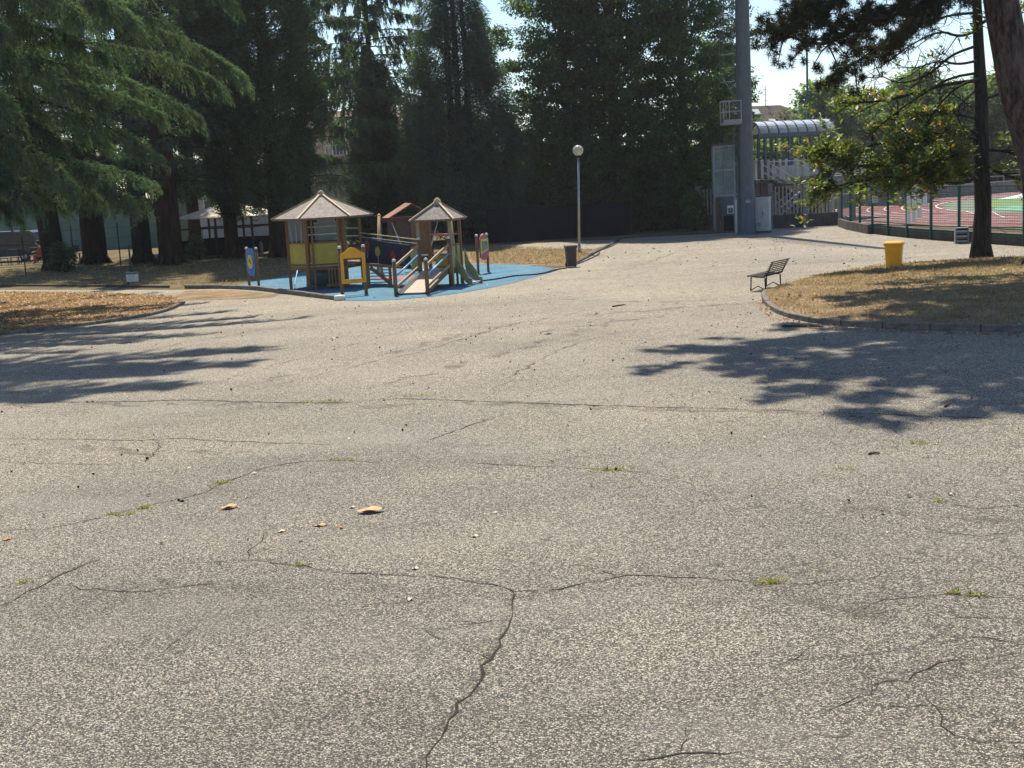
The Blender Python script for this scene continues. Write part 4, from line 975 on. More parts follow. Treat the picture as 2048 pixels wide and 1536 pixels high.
# hut behind the swing
hp = at(822, 500, 60); root = thing('garden_hut', (hp.x, hp.y, 0), 'small brown timber hut with reddish leaf-strewn roof behind the swing', 'hut', rz=rad(12))
MB().box((0, 0, 1.05), (1.9, 1.8, 2.1)).build('wall', 'hut_wall', root)
for k in range(9): MB().box((-.84 + k * .21, -.915, 1.05), (.19, .03, 2.08)).build('wall_board', 'hut_wall', root)
for s_ in (-1, 1): MB().prism([(s_ * 1.15, -1.15, 1.98), (0, -1.15, 2.62), (0, -1.15, 2.68), (s_ * 1.15, -1.15, 2.04)], (0, 2.3, 0)).build('roof_slope', 'hut_roof', root)
MB().box((.3, -.94, .95), (.75, .03, 1.7)).build('door', 'wood', root)

# ------------------------------------------------------------------ lamp, bins, bench
lp = gp(1159, 505); root = thing('street_lamp', lp, 'grey lamp post with a round globe beside the brown bin', 'street lamp')
tp = at(1156.5, 313, lp.y) - lp; gl = at(1156, 301, lp.y) - lp
MB().tube([(0, 0, 0), (0, 0, .35)], [.085, .075], 10).build('pole_base', 'steel', root, True)
MB().tube([(0, 0, .35), tuple(tp)], [.062, .045], 10).build('pole', 'steel', root, True)
MB().lathe([(.05, -.06), (.11, -.03), (.12, .03), (.07, .07)], 12, tp).build('collar', 'dark_iron', root, True)
o = MB().ball(gl + Vector((0, 0, 0)), .245, 24, 16).build('globe', 'globe', root, True)
MB().tube([gl + Vector((0, 0, -.2)), gl + Vector((0, 0, .02))], [.05, .04], 8).build('bulb', 'white_cap', o, True)

def wheel_bin(name, loc, label, mat, w, d, h, rz, lid_mat=None):
    root = thing(name, loc, label, 'bin', rz=rz)
    k = .84; bv = .02
    def ring(wx, dy, z): return [(-wx / 2 + bv, -dy / 2, z), (wx / 2 - bv, -dy / 2, z), (wx / 2, -dy / 2 + bv, z), (wx / 2, dy / 2 - bv, z), (wx / 2 - bv, dy / 2, z), (-wx / 2 + bv, dy / 2, z), (-wx / 2, dy / 2 - bv, z), (-wx / 2, -dy / 2 + bv, z)]
    rows = [ring(w * k, d * k, .03), ring(w * .9, d * .9, h * .55), ring(w * .97, d * .97, h * .86), ring(w * 1.08, d * 1.08, h * .87), ring(w * 1.08, d * 1.08, h * .92)]
    mb = MB(); vs = [v for r_ in rows for v in r_]; n = 8
    fs = [(i * n + j, i * n + (j + 1) % n, (i + 1) * n + (j + 1) % n, (i + 1) * n + j) for i in range(len(rows) - 1) for j in range(n)] + [tuple(range(n - 1, -1, -1)), tuple((len(rows) - 1) * n + j for j in range(n))]
    mb.add(vs, fs).build('body', mat, root)
    lid = MB(); rows = [ring(w * 1.16, d * 1.14, h * .925), ring(w * 1.18, d * 1.16, h * .95), ring(w * 1.0, d * 1.0, h * .99), ring(w * .55, d * .6, h * 1.005)]
    vs = [v for r_ in rows for v in r_]; fs = [(i * n + j, i * n + (j + 1) % n, (i + 1) * n + (j + 1) % n, (i + 1) * n + j) for i in range(len(rows) - 1) for j in range(n)] + [tuple(range(n - 1, -1, -1)), tuple((len(rows) - 1) * n + j for j in range(n))]
    lo = lid.add(vs, fs).build('lid', lid_mat or mat, root)
    MB().tube([(-w * .4, d * .62, h * .9), (w * .4, d * .62, h * .9)], .018, 6).build('handle', mat, lo, True)
    for s_ in (-1, 1):
        MB().tube([(s_ * w * .36, d * .36, .09), (s_ * w * .47, d * .36, .09)], .09, 14).build('wheel', 'black_rubber', root)
        MB().box((s_ * w * .2, -d * .452, h * .45), (.03, .02, h * .6)).build('rib', mat, root)
    return root
yb = gp(1788, 541) + Vector((0, 0, .006)); wheel_bin('waste_bin', yb, 'bright yellow wheeled bin with closed lid behind the right lawn', 'bin_yellow', .54, .50, .92, rad(-24))
bb = gp(1143, 534) + Vector((0, 0, .006)); wheel_bin('waste_bin', bb, 'small dark brown wheeled bin near the lamp post', 'bin_brown', .42, .42, .86, rad(8))

# slatted park bench
b0 = gp(1502, 583); b1 = gp(1528, 577)                       # front feet, near and far
ax = (gp(1554, 572.5) - gp(1527.5, 577)); ax = Vector((.54, .84, 0)); c0 = b0 + ax * .58
root = thing('park_bench', (c0.x + .22, c0.y - .05, .006), 'dark slatted park bench at the tip of the right lawn, seen from its end', 'bench', rz=math.atan2(ax.y, ax.x))
# local x = along the bench, local -y = backrest side (to the right in view)
for x in (-.60, .60):
    MB().tube([(x, .24, 0), (x, .22, .40)], .02, 8).build('leg', 'dark_iron', root, True)
    MB().tube([(x, -.20, 0), (x, -.19, .38)], .02, 8).build('leg', 'dark_iron', root, True)
    MB().tube([(x, .26, .43), (x, .05, .395), (x, -.14, .385), (x, -.24, .44), (x, -.33, .62), (x, -.42, .80)], .017, 8).build('frame', 'dark_iron', root, True)
    MB().tube([(x, .23, .03), (x, .02, .14), (x, -.20, .03)], .015, 6).build('foot_arch', 'dark_iron', root, True)
for y, z, t in ((.265, .435, .10), (.16, .435, .06), (.06, .418, .03), (-.04, .408, 0), (-.135, .407, -.1)):
    MB().box((0, y, z), (1.46, .075, .028), rot=Matrix.Rotation(t, 3, 'X')).build('seat_slat', 'bench_wood', root)
for k in range(7):
    f = k / 6; y = -.225 - .205 * f; z = .455 + .355 * f
    MB().box((0, y, z), (1.46, .018, .030), rot=Matrix.Rotation(.45, 3, 'X')).build('back_slat', 'bench_wood', root)

# ------------------------------------------------------------------ floodlight mast with ladder, cabinet, lift
pp = gp(1494, 468); root = thing('floodlight_mast', pp, 'thick grey steel floodlight mast with caged ladder and small platform', 'mast')
prof = [(.52, 0), (.52, .06), (.475, .07), (.44, 3.0), (.36, 13), (.24, 27)]
MB().lathe(prof, 16).build('mast', 'galvanised', root, True)
MB().box((.0, -.475, 1.75), (.24, .03, .16)).build('name_plate', 'grey_paint', root)
lad = lambda z: -(.475 - .0088 * z) - .20
for s_ in (-.2, .2):
    MB().tube([(lad(3.9) + 0, s_ - .2, 3.9), (lad(26), s_ - .2, 26)], .022, 6).build('ladder_rail', 'galvanised', root)
rung = MB().tube([(0, -.4, 0), (0, 0, 0)], .014, 5).mesh('rung', 'galvanised')
for k in range(62): link('rung', rung, root, (lad(4 + .3 * k), 0, 4 + .3 * k))
hoop = MB().tube([(-.68 * math.sin(math.pi * k / 10) * 1.0, -.2 - .34 * math.cos(math.pi * k / 10), 0) for k in range(11)], .016, 5).mesh('cage_hoop', 'galvanised')
for k in range(20): link('cage_hoop', hoop, root, (lad(8 + .7 * k) + .02, 0, 8 + .7 * k))
for a in (.25, .5, .75):
    x, y = -.68 * math.sin(math.pi * a), -.2 - .34 * math.cos(math.pi * a)
    MB().tube([(lad(8) + x, y, 8), (lad(21.3) + x, y, 21.3)], .014, 5).build('cage_bar', 'galvanised', root)
    MB().tube([(lad(4.3) + x * .8, y, 4.0), (lad(4.3) + x * .8, y, 5.3)], .014, 5).build('cage_bar', 'galvanised', root)
for z in (4.0, 4.65, 5.3):
    link('cage_hoop', hoop, root, (lad(z) + .1, 0, z))
zf = 5.85; x0, x1 = -.475 - .78, -.30
MB().box(((x0 + x1) / 2, -.25, zf), (x1 - x0, .95, .12)).build('platform_floor', 'grey_paint', root)
MB().box(((x0 + x1) / 2, -.74, zf + .12), (x1 - x0, .03, .16)).build('toe_board', 'grey_paint', root)
for x in (x0 + .02, (x0 + x1) / 2 - .15, x1):
    for y in (-.72, .22): MB().box((x, y, zf + .6), (.045, .045, 1.15)).build('platform_post', 'grey_paint', root)
for z in (.62, 1.16):
    for y in (-.72, .22): MB().bar((x0, y, zf + z), (x1, y, zf + z), .04, .045).build('platform_rail', 'grey_paint', root)
    MB().bar((x0, -.72, zf + z), (x0, .22, zf + z), .04, .045).build('platform_rail', 'grey_paint', root)
MB().bar((x0 + .1, -.2, zf + 2.4), (lad(6.5), -.2, zf + 1.5), .03).build('platform_brace', 'grey_paint', root)
MB().tube([(-.52, -.28, 0), (-.50, -.28, 4.2)], .04, 8).build('conduit', 'galvanised', root)

cb = gp(1527, 466); root = thing('electrical_cabinet', cb, 'pale grey electrical cabinet standing right of the floodlight mast', 'cabinet', rz=rad(-28))
MB().box((0, 0, .06), (.78, .5, .12)).build('plinth', 'concrete_dark', root)
MB().box((0, 0, 1.0), (.74, .46, 1.75)).build('body', 'cabinet', root)
MB().box((0, 0, 1.90), (.80, .52, .05)).build('roof', 'cabinet', root)
for s_ in (-1, 1):
    MB().box((s_ * .183, -.238, 1.0), (.355, .02, 1.66)).build('door', 'cabinet', root)
d_ = root.children[-1]
MB().box((.06, -.26, 1.05), (.03, .03, .22)).build('handle', 'dark_iron', d_)
for k in range(4): MB().box((-.18, -.252, .40 + k * .05), (.22, .012, .018)).build('vent_slot', 'concrete_dark', root)
sb_ = gp(1474, 467); root = thing('meter_panel', sb_, 'narrow tall white panel at the left foot of the floodlight mast', 'panel', rz=rad(-10))
MB().box((0, 0, .95), (.20, .14, 1.9)).build('body', 'cabinet', root)
MB().box((0, -.075, .95), (.16, .02, 1.7)).build('door', 'white_paint', root)

lf = gp(1453, 462); root = thing('lift_shaft', (lf.x, lf.y + .5, 0), 'glazed lift shaft with steel frame left of the floodlight mast', 'lift', rz=rad(-6))
W_, D_ = 1.15, 1.2
for x in (-W_ / 2, W_ / 2):
    for y in (-D_ / 2, D_ / 2): MB().box((x, y, 2.42), (.09, .09, 4.84)).build('corner_post', 'grey_paint', root)
for z in (2.02, 3.45, 4.78):
    for y in (-D_ / 2, D_ / 2): MB().box((0, y, z), (W_ - .09, .08, .12)).build('cross_beam', 'grey_paint', root)
    for x in (-W_ / 2, W_ / 2): MB().box((x, 0, z), (.08, D_ - .09, .12)).build('cross_beam', 'grey_paint', root)
MB().box((0, 0, 4.90), (W_ + .2, D_ + .2, .09)).build('roof', 'brown_gate', root)
for z0, z1 in ((2.09, 3.38), (3.52, 4.71)):
    for k in range(2):
        x = -W_ / 4 + k * W_ / 2
        MB().box((x, -D_ / 2, (z0 + z1) / 2), (W_ / 2 - .08, .015, z1 - z0)).build('pane', 'glass_clear', root)
        MB().box((x, D_ / 2, (z0 + z1) / 2), (W_ / 2 - .08, .015, z1 - z0)).build('pane', 'glass_clear', root)
    MB().box((0, -D_ / 2, (z0 + z1) / 2), (.05, .05, z1 - z0)).build('mullion', 'grey_paint', root)
    for x in (-W_ / 2, W_ / 2): MB().box((x, 0, (z0 + z1) / 2), (.015, D_ - .1, z1 - z0)).build('pane', 'glass_clear', root)
MB().box((.1, -D_ / 2 + .02, .98), (.74, .05, 1.95)).build('door', 'galvanised', root)
MB().box((.18, -D_ / 2 - .02, .45), (.55, .03, .85)).build('lower_panel', 'navy_fence', root)
MB().box((-.42, -D_ / 2 - .08, .95), (.22, .22, 1.9)).build('brick_pier', 'brown_gate', root)
MB().tube([(.1, 0, 2.2), (.1, 0, 4.6)], .12, 10).build('piston', 'galvanised', root)
sg = thing('access_sign', (lf.x + .22, lf.y - .20, 1.22), 'small white sign with dark symbols on the lift door', 'sign')
MB().box((0, 0, 0), (.36, .02, .46)).build('plate', 'white_paint', sg)
MB().box((0, -.013, -.06), (.26, .006, .26)).build('symbol', 'navy_panel', sg)
MB().ball((.0, -.02, -.0), .03).build('symbol_head', 'white_paint', sg)
MB().tube([(.05 * math.cos(t * .6) , -.02, -.10 + .05 * math.sin(t * .6)) for t in range(9)], .008, 4).build('symbol_wheel', 'white_paint', sg)

# ------------------------------------------------------------------ concrete railing walls
def baluster_wall(a, b, label, n_posts=2, h_wall=.75, h_top=2.45):
    a, b = Vector(a), Vector(b); d = b - a; L = d.length; rz = math.atan2(d.y, d.x)
    root = thing('concrete_railing', a, label, 'fence', rz=rz)
    MB().box((L / 2, 0, h_wall / 2 - .05), (L, .28, h_wall + .1)).build('base_wall', 'concrete_dark', root)
    MB().box((L / 2, 0, h_top), (L, .18, .12)).build('top_rail', 'concrete_dark', root)
    ps = [i * L / (n_posts - 1) for i in range(n_posts)] if n_posts > 1 else [0]
    for x in ps: MB().box((x, -.01, (h_top + .12) / 2), (.26, .32, h_top + .14)).build('pier', 'concrete', root)
    me = MB().box((0, 0, 0), (.085, .10, h_top - .07 - h_wall)).mesh('baluster', 'concrete_rail')
    k = int(L / .2)
    for i in range(k):
        x = (i + .5) * L / k
        if min(abs(x - q) for q in ps) < .2: continue
        link('baluster', me, root, (x, 0, (h_top - .06 + h_wall) / 2))
    return root
wl_, wr_ = gp(1541, 457), gp(1680, 450)
baluster_wall(wl_, wr_, 'dirty concrete railing wall between the grey cabinet and the green mesh fence', 3)
baluster_wall(gp(1399, 460), gp(1434, 459), 'short brown-shadowed concrete railing between the hornbeams and the lift', 2, .85)
gpst = gp(1530, 459); root = thing('gate_pillar', (gpst.x, gpst.y + .3, 0), 'brown capped gate pillar behind the grey cabinet', 'pillar')
MB().box((0, 0, 1.30), (.32, .32, 2.6)).build('shaft', 'brown_gate', root); MB().prism([(-.22, -.22, 2.60), (.22, -.22, 2.60), (.22, .22, 2.60), (-.22, .22, 2.60)], (0, 0, .08)).build('cap', 'brown_gate', root)

# ------------------------------------------------------------------ stadium entrance with vaulted glass canopy
def stadium():
    o0 = at(1505, 440, 79.5); o0.z = 0
    root = thing('stadium_stand', o0, 'raised stadium entrance with vaulted glass canopy, steel columns and stairs', 'grandstand', rz=rad(17))
    L = 5.35; n = 8; zc = 5.55; hw_, hh = 1.15, .78
    rib_pts = [(0, hw_ * math.cos(math.pi * k / 10), zc + hh * math.sin(math.pi * k / 10)) for k in range(11)]
    rib = MB().tube(rib_pts, .05, 6, True).mesh('canopy_rib', 'galvanised')
    pane = []
    for i in range(n + 1): link('canopy_rib', rib, root, (i * L / n, 0, 0))
    w = L / n - .09
    for j in range(5):
        a0_, a1_ = math.pi * (j + .03) / 5, math.pi * (j + .97) / 5
        mb = MB(); vs = []
        for t in range(4):
            a = a0_ + (a1_ - a0_) * t / 3
            for x in (-w / 2, w / 2):
                for q in (0, -.012): vs.append((x, (hw_ + q) * math.cos(a), zc + (hh + q) * math.sin(a)))
        fs = []
        for t in range(3):
            s = t * 4; fs += [(s, s + 2, s + 6, s + 4), (s + 1, s + 5, s + 7, s + 3), (s, s + 4, s + 5, s + 1), (s + 2, s + 3, s + 7, s + 6)]
        pm = mb.add(vs, fs).mesh('canopy_pane', 'glass_roof')
        for i in range(n): link('canopy_pane', pm, root, ((i + .5) * L / n, 0, 0))
    for y in (-hw_, hw_): MB().box((L / 2, y, zc - .12), (L + .2, .14, .26)).build('canopy_beam', 'galvanised', root)
    for x in (-.05, L * .33, L * .66, L + .05): MB().box((x, 0, zc - .14), (.12, 2 * hw_ - .15, .2)).build('cross_beam', 'grey_paint', root)
    MB().tube([(L * .8, -hw_ - .05, zc + .0), (L * .8, -hw_ - .05, zc + .02)], .05, 8).build('lamp', 'white_cap', root)
    for i, x in enumerate((.35, 1.15, 2.05, 2.9, 3.55, 4.2, 5.05)):
        for y in (-hw_, hw_): MB().box((x, y, (2.76 + zc - .26) / 2), (.15, .15, zc - .26 - 2.76)).build('column', 'galvanised', root)
    MB().box((L / 2 + 1.2, 0, 2.62), (L + 3.4, 3.0, .26)).build('deck', 'concrete', root)
    # parapet panels and rail
    for i in range(12):
        x = .9 + i * .55
        MB().box((x, -1.42, 3.20), (.50, .03, .72)).build('parapet_panel', 'glass_roof', root)
        MB().box((x + .275, -1.42, 3.28), (.045, .05, 1.05)).build('parapet_post', 'grey_paint', root)
    MB().bar((.4, -1.42, 3.82), (7.4, -1.42, 3.82), .06, .06).build('parapet_rail', 'steel', root)
    MB().bar((-.9, 1.4, 3.82), (7.4, 1.4, 3.82), .06, .06).build('parapet_rail', 'steel', root)
    for i in range(24): MB().box((-.6 + i * .34, 1.4, 3.28), (.03, .03, 1.04)).build('baluster', 'white_paint', root)
    MB().box((4.4, 2.2, 3.4), (6.0, .1, 1.2)).build('rear_panel', 'stucco_pale', root)
    for x in (1.6, 3.2, 4.8, 6.6): MB().box((x, -1.0, 1.24), (.28, .28, 2.48)).build('pier', 'concrete', root)
    MB().box((3.4, 1.45, 1.24), (6.5, .2, 2.48)).build('rear_wall', 'stucco_pale', root)
    for x in (1.5, 3.0, 4.5): MB().box((x, 1.33, 1.3), (.9, .04, .8)).build('window', 'window_dark', root)
    # two stair flights: down to the right, then back to the left
    def flight(xa, za, xb, zb, y, steps):
        for k in range(steps):
            f = (k + .5) / steps; MB().box((xa + (xb - xa) * f, y, za + (zb - za) * f), (abs(xb - xa) / steps + .04, 1.0, .05)).build('tread', 'concrete', root)
        for e in (-.52, .52):
            MB().bar((xa, y + e, za - .05), (xb, y + e, zb - .05), .05, .20).build('stringer', 'dark_iron', root)
            for z in (.55, 1.0): MB().bar((xa, y + e, za + z), (xb, y + e, zb + z), .045, .045).build('stair_rail', 'steel', root)
            for k in range(5):
                f = k / 4; x = xa + (xb - xa) * f; z = za + (zb - za) * f; MB().box((x, y + e, z + .5), (.035, .035, 1.0)).build('stair_post', 'grey_paint', root)
    flight(-.2, 2.74, 2.05, 1.45, -2.1, 8)
    MB().box((2.6, -2.65, 1.40), (1.1, 2.1, .10)).build('landing', 'concrete', root)
    flight(2.05, 1.45, -.1, .1, -3.2, 8)
stadium()

# house roof beyond, aerial, small far floodlight
hc = at(1585, 300, 150); root = thing('house', (hc.x, hc.y, 0), 'house with brown tiled hipped roof and skylights behind the canopy', 'house', rz=rad(14))
Wh, Dh, ze, zr = 15.0, 9, 6.6, 10.7
MB().box((0, 0, ze / 2), (Wh - .8, Dh - .8, ze)).build('wall', 'stucco_peach', root)
c_ = [(-Wh / 2, -Dh / 2, ze), (Wh / 2, -Dh / 2, ze), (Wh / 2, Dh / 2, ze), (-Wh / 2, Dh / 2, ze), (-6.0, 0, zr), (-1.5, 0, zr)]
rf = MB().add(c_, [(0, 1, 5, 4), (1, 2, 5), (2, 3, 4, 5), (3, 0, 4), (3, 2, 1, 0)]).build('roof', 'roof_tile', root)
for x, f in ((-3.6, .5), (.2, .55), (-5.0, .8), (3.0, .3)):
    y = -Dh / 2 * (1 - f); z = ze + (zr - ze) * f; MB().box((x, y - .05, z + .1), (.8, .9, .08), rot=Matrix.Rotation(math.atan2(zr - ze, Dh / 2), 3, 'X')).build('skylight', 'white_paint', rf)
MB().box((-1.8, -2.2, ze + 2.1), (.5, .5, .9)).build('chimney', 'brown_gate', rf)
for x in (-3, 0, 3): MB().box((x, -Dh / 2 + .38, 5.0), (1.0, .06, 1.4)).build('window', 'window_dark', root)
an = at(1531, 213, 150); root = thing('aerial_mast', (an.x, an.y, zr - .6), 'thin radio aerial rising above the tiled house roof', 'aerial')
MB().tube([(0, 0, 0), (0, 0, 2.9)], .045, 6).build('rod', 'grey_paint', root)
for z in (1.2, 1.9, 2.5): MB().bar((-.3, 0, z), (.3, 0, z), .04).build('element', 'grey_paint', root)
ff = at(1617, 330, 128); ft = at(1613.5, 97, 128); root = thing('floodlight_mast', (ff.x, ff.y, 0), 'slim far floodlight pole with a lamp rack beyond the canopy', 'mast')
MB().tube([(0, 0, 0), (ft.x - ff.x, 0, ft.z)], [.16, .10], 8).build('pole', 'green_paint', root, True)
tx = ft.x - ff.x
MB().box((tx + .2, 0, ft.z), (2.6, .12, .10)).build('rack', 'galvanised', root)
for k in range(4): MB().box((tx - .75 + k * .65, -.1, ft.z + .28), (.5, .35, .42)).build('lamp_head', 'galvanised', root)

# ------------------------------------------------------------------ green mesh fence round the track
def mesh_fence():
    pts = fence_pt + fence_ext
    root = thing('mesh_fence', (fence_pt[5].x, fence_pt[5].y, 0), 'curved dark green wire mesh fence on a low wall round the running track', 'fence')
    o = Vector((fence_pt[5].x, fence_pt[5].y, 0)); Hf = 2.30
    for p in pts[1:]:
        q = p - o; MB().box((q.x, q.y, Hf / 2), (.095, .095, Hf)).build('post', 'green_paint', root)
    dense = [p - o for p in pts[1:]]
    for a, b in zip(dense, dense[1:]):
        d = b - a; rz = math.atan2(d.y, d.x); mid = (a + b) / 2
        n_ = Vector((-d.y, d.x, 0)).normalized() * .14
        if n_.y < 0: n_ = -n_
        MB().box((mid.x + n_.x, mid.y + n_.y, .20), (d.length + .03, .18, .50), rz).build('low_wall', 'concrete_dark', root)
        mb = MB(); z = .34
        while z < Hf:
            mb.bar(a + Vector((0, 0, z)), b + Vector((0, 0, z)), .010 if int(z * 100) % 3 else .016); z += .10
        k = int(d.length / .16)
        for i in range(1, k): mb.bar(a + d * (i / k) + Vector((0, 0, .32)), a + d * (i / k) + Vector((0, 0, Hf - .02)), .006)
        w_ = mb.build('wire_panel', 'green_wire', root); w_['kind'] = 'stuff'
        for z in (.36, .62, Hf - .02): MB().bar(a + Vector((0, -.05, z)), b + Vector((0, -.05, z)), .03, .04).build('rail', 'green_wire', root)
    return root
mesh_fence()
# notices tied to the mesh
pa, pb = fence_pt[6], fence_pt[7]; dn = (pb - pa).normalized(); nn = Vector((dn.y, -dn.x, 0)); nn = nn if nn.y < 0 else -nn; rzn = math.atan2(dn.y, dn.x)
names_c = ['leftmost', 'second', 'third', 'rightmost']
for col_ in range(4):
    for row in range(2):
        if col_ == 3 and row == 1: continue
        f = .09 + col_ * .225; p = pa.lerp(pb, f + .07) + nn * .09
        top_ = 1.98 + .05 * col_ ; hh_ = .66 if row == 0 else (.62 if col_ < 2 else .46); z = top_ - hh_ / 2 - (0 if row == 0 else .70)
        t = thing('notice_sheet', (p.x, p.y, z), f"{names_c[col_]} white notice in the {'upper' if row == 0 else 'lower'} row on the green mesh fence", 'notice', 'notices on the mesh fence', rz=rzn)
        MB().box((0, 0, 0), (.40, .012, hh_)).build('sheet', 'paper', t)
        for k in range(int(hh_ / .075) - 1): MB().box((-.01 * (k % 3), -.008, hh_ / 2 - .09 - k * .075), (.30 - .03 * (k % 4), .003, .016)).build('printed_line', 'print_grey', t)
p = fence_pt[4] + Vector((.1, -.1, 1.72)); t = thing('notice_sheet', p, 'single cream notice on a post of the green mesh fence', 'notice', rz=rad(-25))
MB().box((0, 0, 0), (.30, .012, .44)).build('sheet', 'paper_cream', t)
for k in range(4): MB().box((0, -.008, .13 - k * .08), (.2 - .03 * k, .003, .014)).build('printed_line', 'print_grey', t)
gbx = gp(1922, 487); t = thing('drinks_crate', (gbx.x, gbx.y - .05, .006), 'grey plastic shelf crate at the foot of the mesh fence', 'crate', rz=rad(-12))
for x in (-.24, .24): MB().box((x, 0, .33), (.04, .34, .66)).build('side', 'grey_paint', t)
MB().box((0, .16, .33), (.44, .02, .64)).build('back', 'galvanised', t)
for k in range(4): MB().box((0, -.01, .03 + k * .2), (.44, .32, .03)).build('shelf', 'grey_paint', t)
for k in range(3): MB().box((0, -.15, .10 + k * .2), (.42, .02, .06)).build('lip', 'cabinet', t)

# far side of the track: low wall, shed, hurdles, tarpaulins
wa = at(1690, 400, 92); wb = at(2120, 372, 128)
for i, (x0_, y0_, x1_, y1_, h_, mt_, lab) in enumerate(((19.5, 77.5, 21.5, 93, .9, 'concrete', 'grey concrete wall beside the track behind the mesh fence corner'), (21.5, 93, 33, 109, 1.0, 'concrete', 'long low concrete wall on the far side of the track bend'), (33, 109, 62, 130, 1.0, 'concrete', 'distant end of the track wall behind the pine'))):
    a, b = Vector((x0_, y0_, 0)), Vector((x1_, y1_, 0)); d = b - a; t = thing('boundary_wall', a, lab, 'wall', rz=math.atan2(d.y, d.x))
    MB().box((d.length / 2, 0, h_ / 2), (d.length, .25, h_)).build('wall', mt_, t); MB().box((d.length / 2, 0, h_ + .05), (d.length + .1, .34, .09)).build('coping', 'concrete_rail', t)
    k = int(d.length / 2.4)
    for j in range(k + 1): MB().box((j * d.length / k, 0, h_ + .6), (.06, .06, 1.1)).build('rail_post', 'grey_paint', t)
    for z in (.6, 1.12): MB().bar((0, 0, h_ + z), (d.length, 0, h_ + z), .05).build('handrail', 'steel', t)
sp = at(1795, 380, 104); t = thing('equipment_shed', (sp.x, sp.y, 0), 'low grey-green shed behind the track wall left of the notices', 'shed', rz=rad(50))
MB().box((0, 0, 1.3), (7, 3, 2.6)).build('wall', 'grey_paint', t); MB().box((0, 0, 2.68), (7.4, 3.4, .14)).build('roof', 'concrete_rail', t)
for k in range(4): MB().box((-2.4 + k * 1.6, -1.52, 1.3), (.7, .04, 1.6)).build('door', 'green_paint', t)
for i, (x, y, Y) in enumerate(((1880, 388, 104), (1900, 388, 106))):
    q = gp(x, y); t = thing('hurdle_stack', (q.x, q.y - 1, .03), ('stack of white hurdles, left one beside the track wall', 'stack of white hurdles, right one beside the track wall')[i], 'hurdles', rz=rad(40))
    for k in range(4):
        MB().tube([(k * .25, 0, 0), (k * .25 + .15, 0, 1.0), (k * .25 + .15, 1.0, 1.0), (k * .25, 1.0, 0)], .03, 5).build('hurdle', 'white_paint', t)
for i, (px_, nm_) in enumerate(((((1988, 421), (2048, 424), (2080, 421), (2048, 417), (1992, 416)), 'crumpled green tarpaulin on the field beside the magnolia trunk'), (((1995, 400), (2060, 396), (2075, 392), (2048, 391)), 'white sheet spread on the field behind the green tarpaulin'))):
    pts_ = G(*px_); c = sum(pts_, Vector()) / len(pts_); mb = MB(); n = len(pts_)
    vs = [Vector((p.x, p.y, .05)) for p in pts_] + [c.lerp(p, .5) + Vector((0, 0, .16 + .1 * (k % 2))) for k, p in enumerate(pts_)] + [c + Vector((0, 0, .12))]
    fs = [(k, (k + 1) % n, n + (k + 1) % n, n + k) for k in range(n)] + [(n + k, n + (k + 1) % n, 2 * n) for k in range(n)]
    tag(mb.add(vs, fs).build('tarpaulin', 'tarp_green' if i == 0 else 'white_paint'), nm_, 'tarpaulin')

# ------------------------------------------------------------------ left background: wire fence, kiosk, van, people, buildings
def wire_fence():
    px = [(-60, 556), (52, 550), (150, 540), (242, 532), (330, 524)]
    ps = [gp(*q) for q in px]; o = ps[1]
    root = thing('wire_fence', o, 'thin dark iron posts and wires in front of the left trunks', 'fence')
    for p in ps: q = p - o; MB().tube([(q.x, q.y, 0), (q.x, q.y, 2.35)], .035, 6).build('post', 'dark_iron', root)
    for a, b in zip(ps, ps[1:]):
        for z in (.45, 1.0, 1.55, 2.1): MB().tube([a - o + Vector((0, 0, z)), b - o + Vector((0, 0, z))], .008, 4).build('wire', 'dark_iron', root)
wire_fence()
def kiosk():
    c = gp(458, 513); c.y += .9
    root = thing('kiosk', (c.x, c.y, 0), 'open kiosk with pale peaked roof and dark lower panels behind the conifers', 'kiosk', rz=rad(-14))
    W_, D_ = 4.5, 3.6
    for x in (-W_ / 2, 0, W_ / 2):
        for y in (-D_ / 2, D_ / 2): MB().box((x, y, 1.15), (.10, .10, 2.3)).build('post', 'dark_iron', root)
    cs = [(-W_ / 2 - .3, -D_ / 2 - .3, 2.30), (W_ / 2 + .3, -D_ / 2 - .3, 2.30), (W_ / 2 + .3, D_ / 2 + .3, 2.30), (-W_ / 2 - .3, D_ / 2 + .3, 2.30)]; ap = (0, 0, 3.15)
    for k in range(4): MB().prism([cs[k], cs[(k + 1) % 4], ap], (0, 0, -.05)).build('roof_slope', 'roof_white', root)
    for y in (-D_ / 2, D_ / 2):
        MB().box((0, y, 1.68), (W_ - .1, .06, .08)).build('rail', 'dark_iron', root)
        for s_ in (-1, 1): MB().box((s_ * W_ / 4, y, .58), (W_ / 2 - .12, .05, .88)).build('lower_panel', 'navy_fence', root)
    for x in (-W_ / 2, W_ / 2):
        MB().box((x, 0, 1.68), (.06, D_ - .1, .08)).build('rail', 'dark_iron', root); MB().box((x, 0, .58), (.05, D_ - .12, .88)).build('lower_panel', 'navy_fence', root)
    for k in range(3): MB().box((-1.6 + k * .75, -D_ / 2 - .01, 1.34), (.035, .03, .62)).build('mullion', 'dark_iron', root)
kiosk()
for i, (x, y, lab) in enumerate(((416, 516, 'grey stone bench with rounded ends in front of the kiosk, left one'), (499, 512, 'grey stone bench with rounded ends behind the blue clock board'))):
    c = gp(x, y); root = thing('stone_bench', c, lab, 'bench', rz=rad(-10 + 14 * i))
    for s_ in (-1, 1): MB().prism([(s_ * .62 + dx, 0, z) for dx, z in ((-.13, 0), (.13, 0), (.15, .55), (.12, .74), (0, .82), (-.12, .74), (-.15, .55))], (0, .34, 0)).build('end_slab', 'stone', root)
    MB().box((0, .17, .40), (1.0, .30, .12)).build('seat', 'stone', root); MB().box((0, .30, .45), (.95, .06, .5)).build('back', 'stone', root)

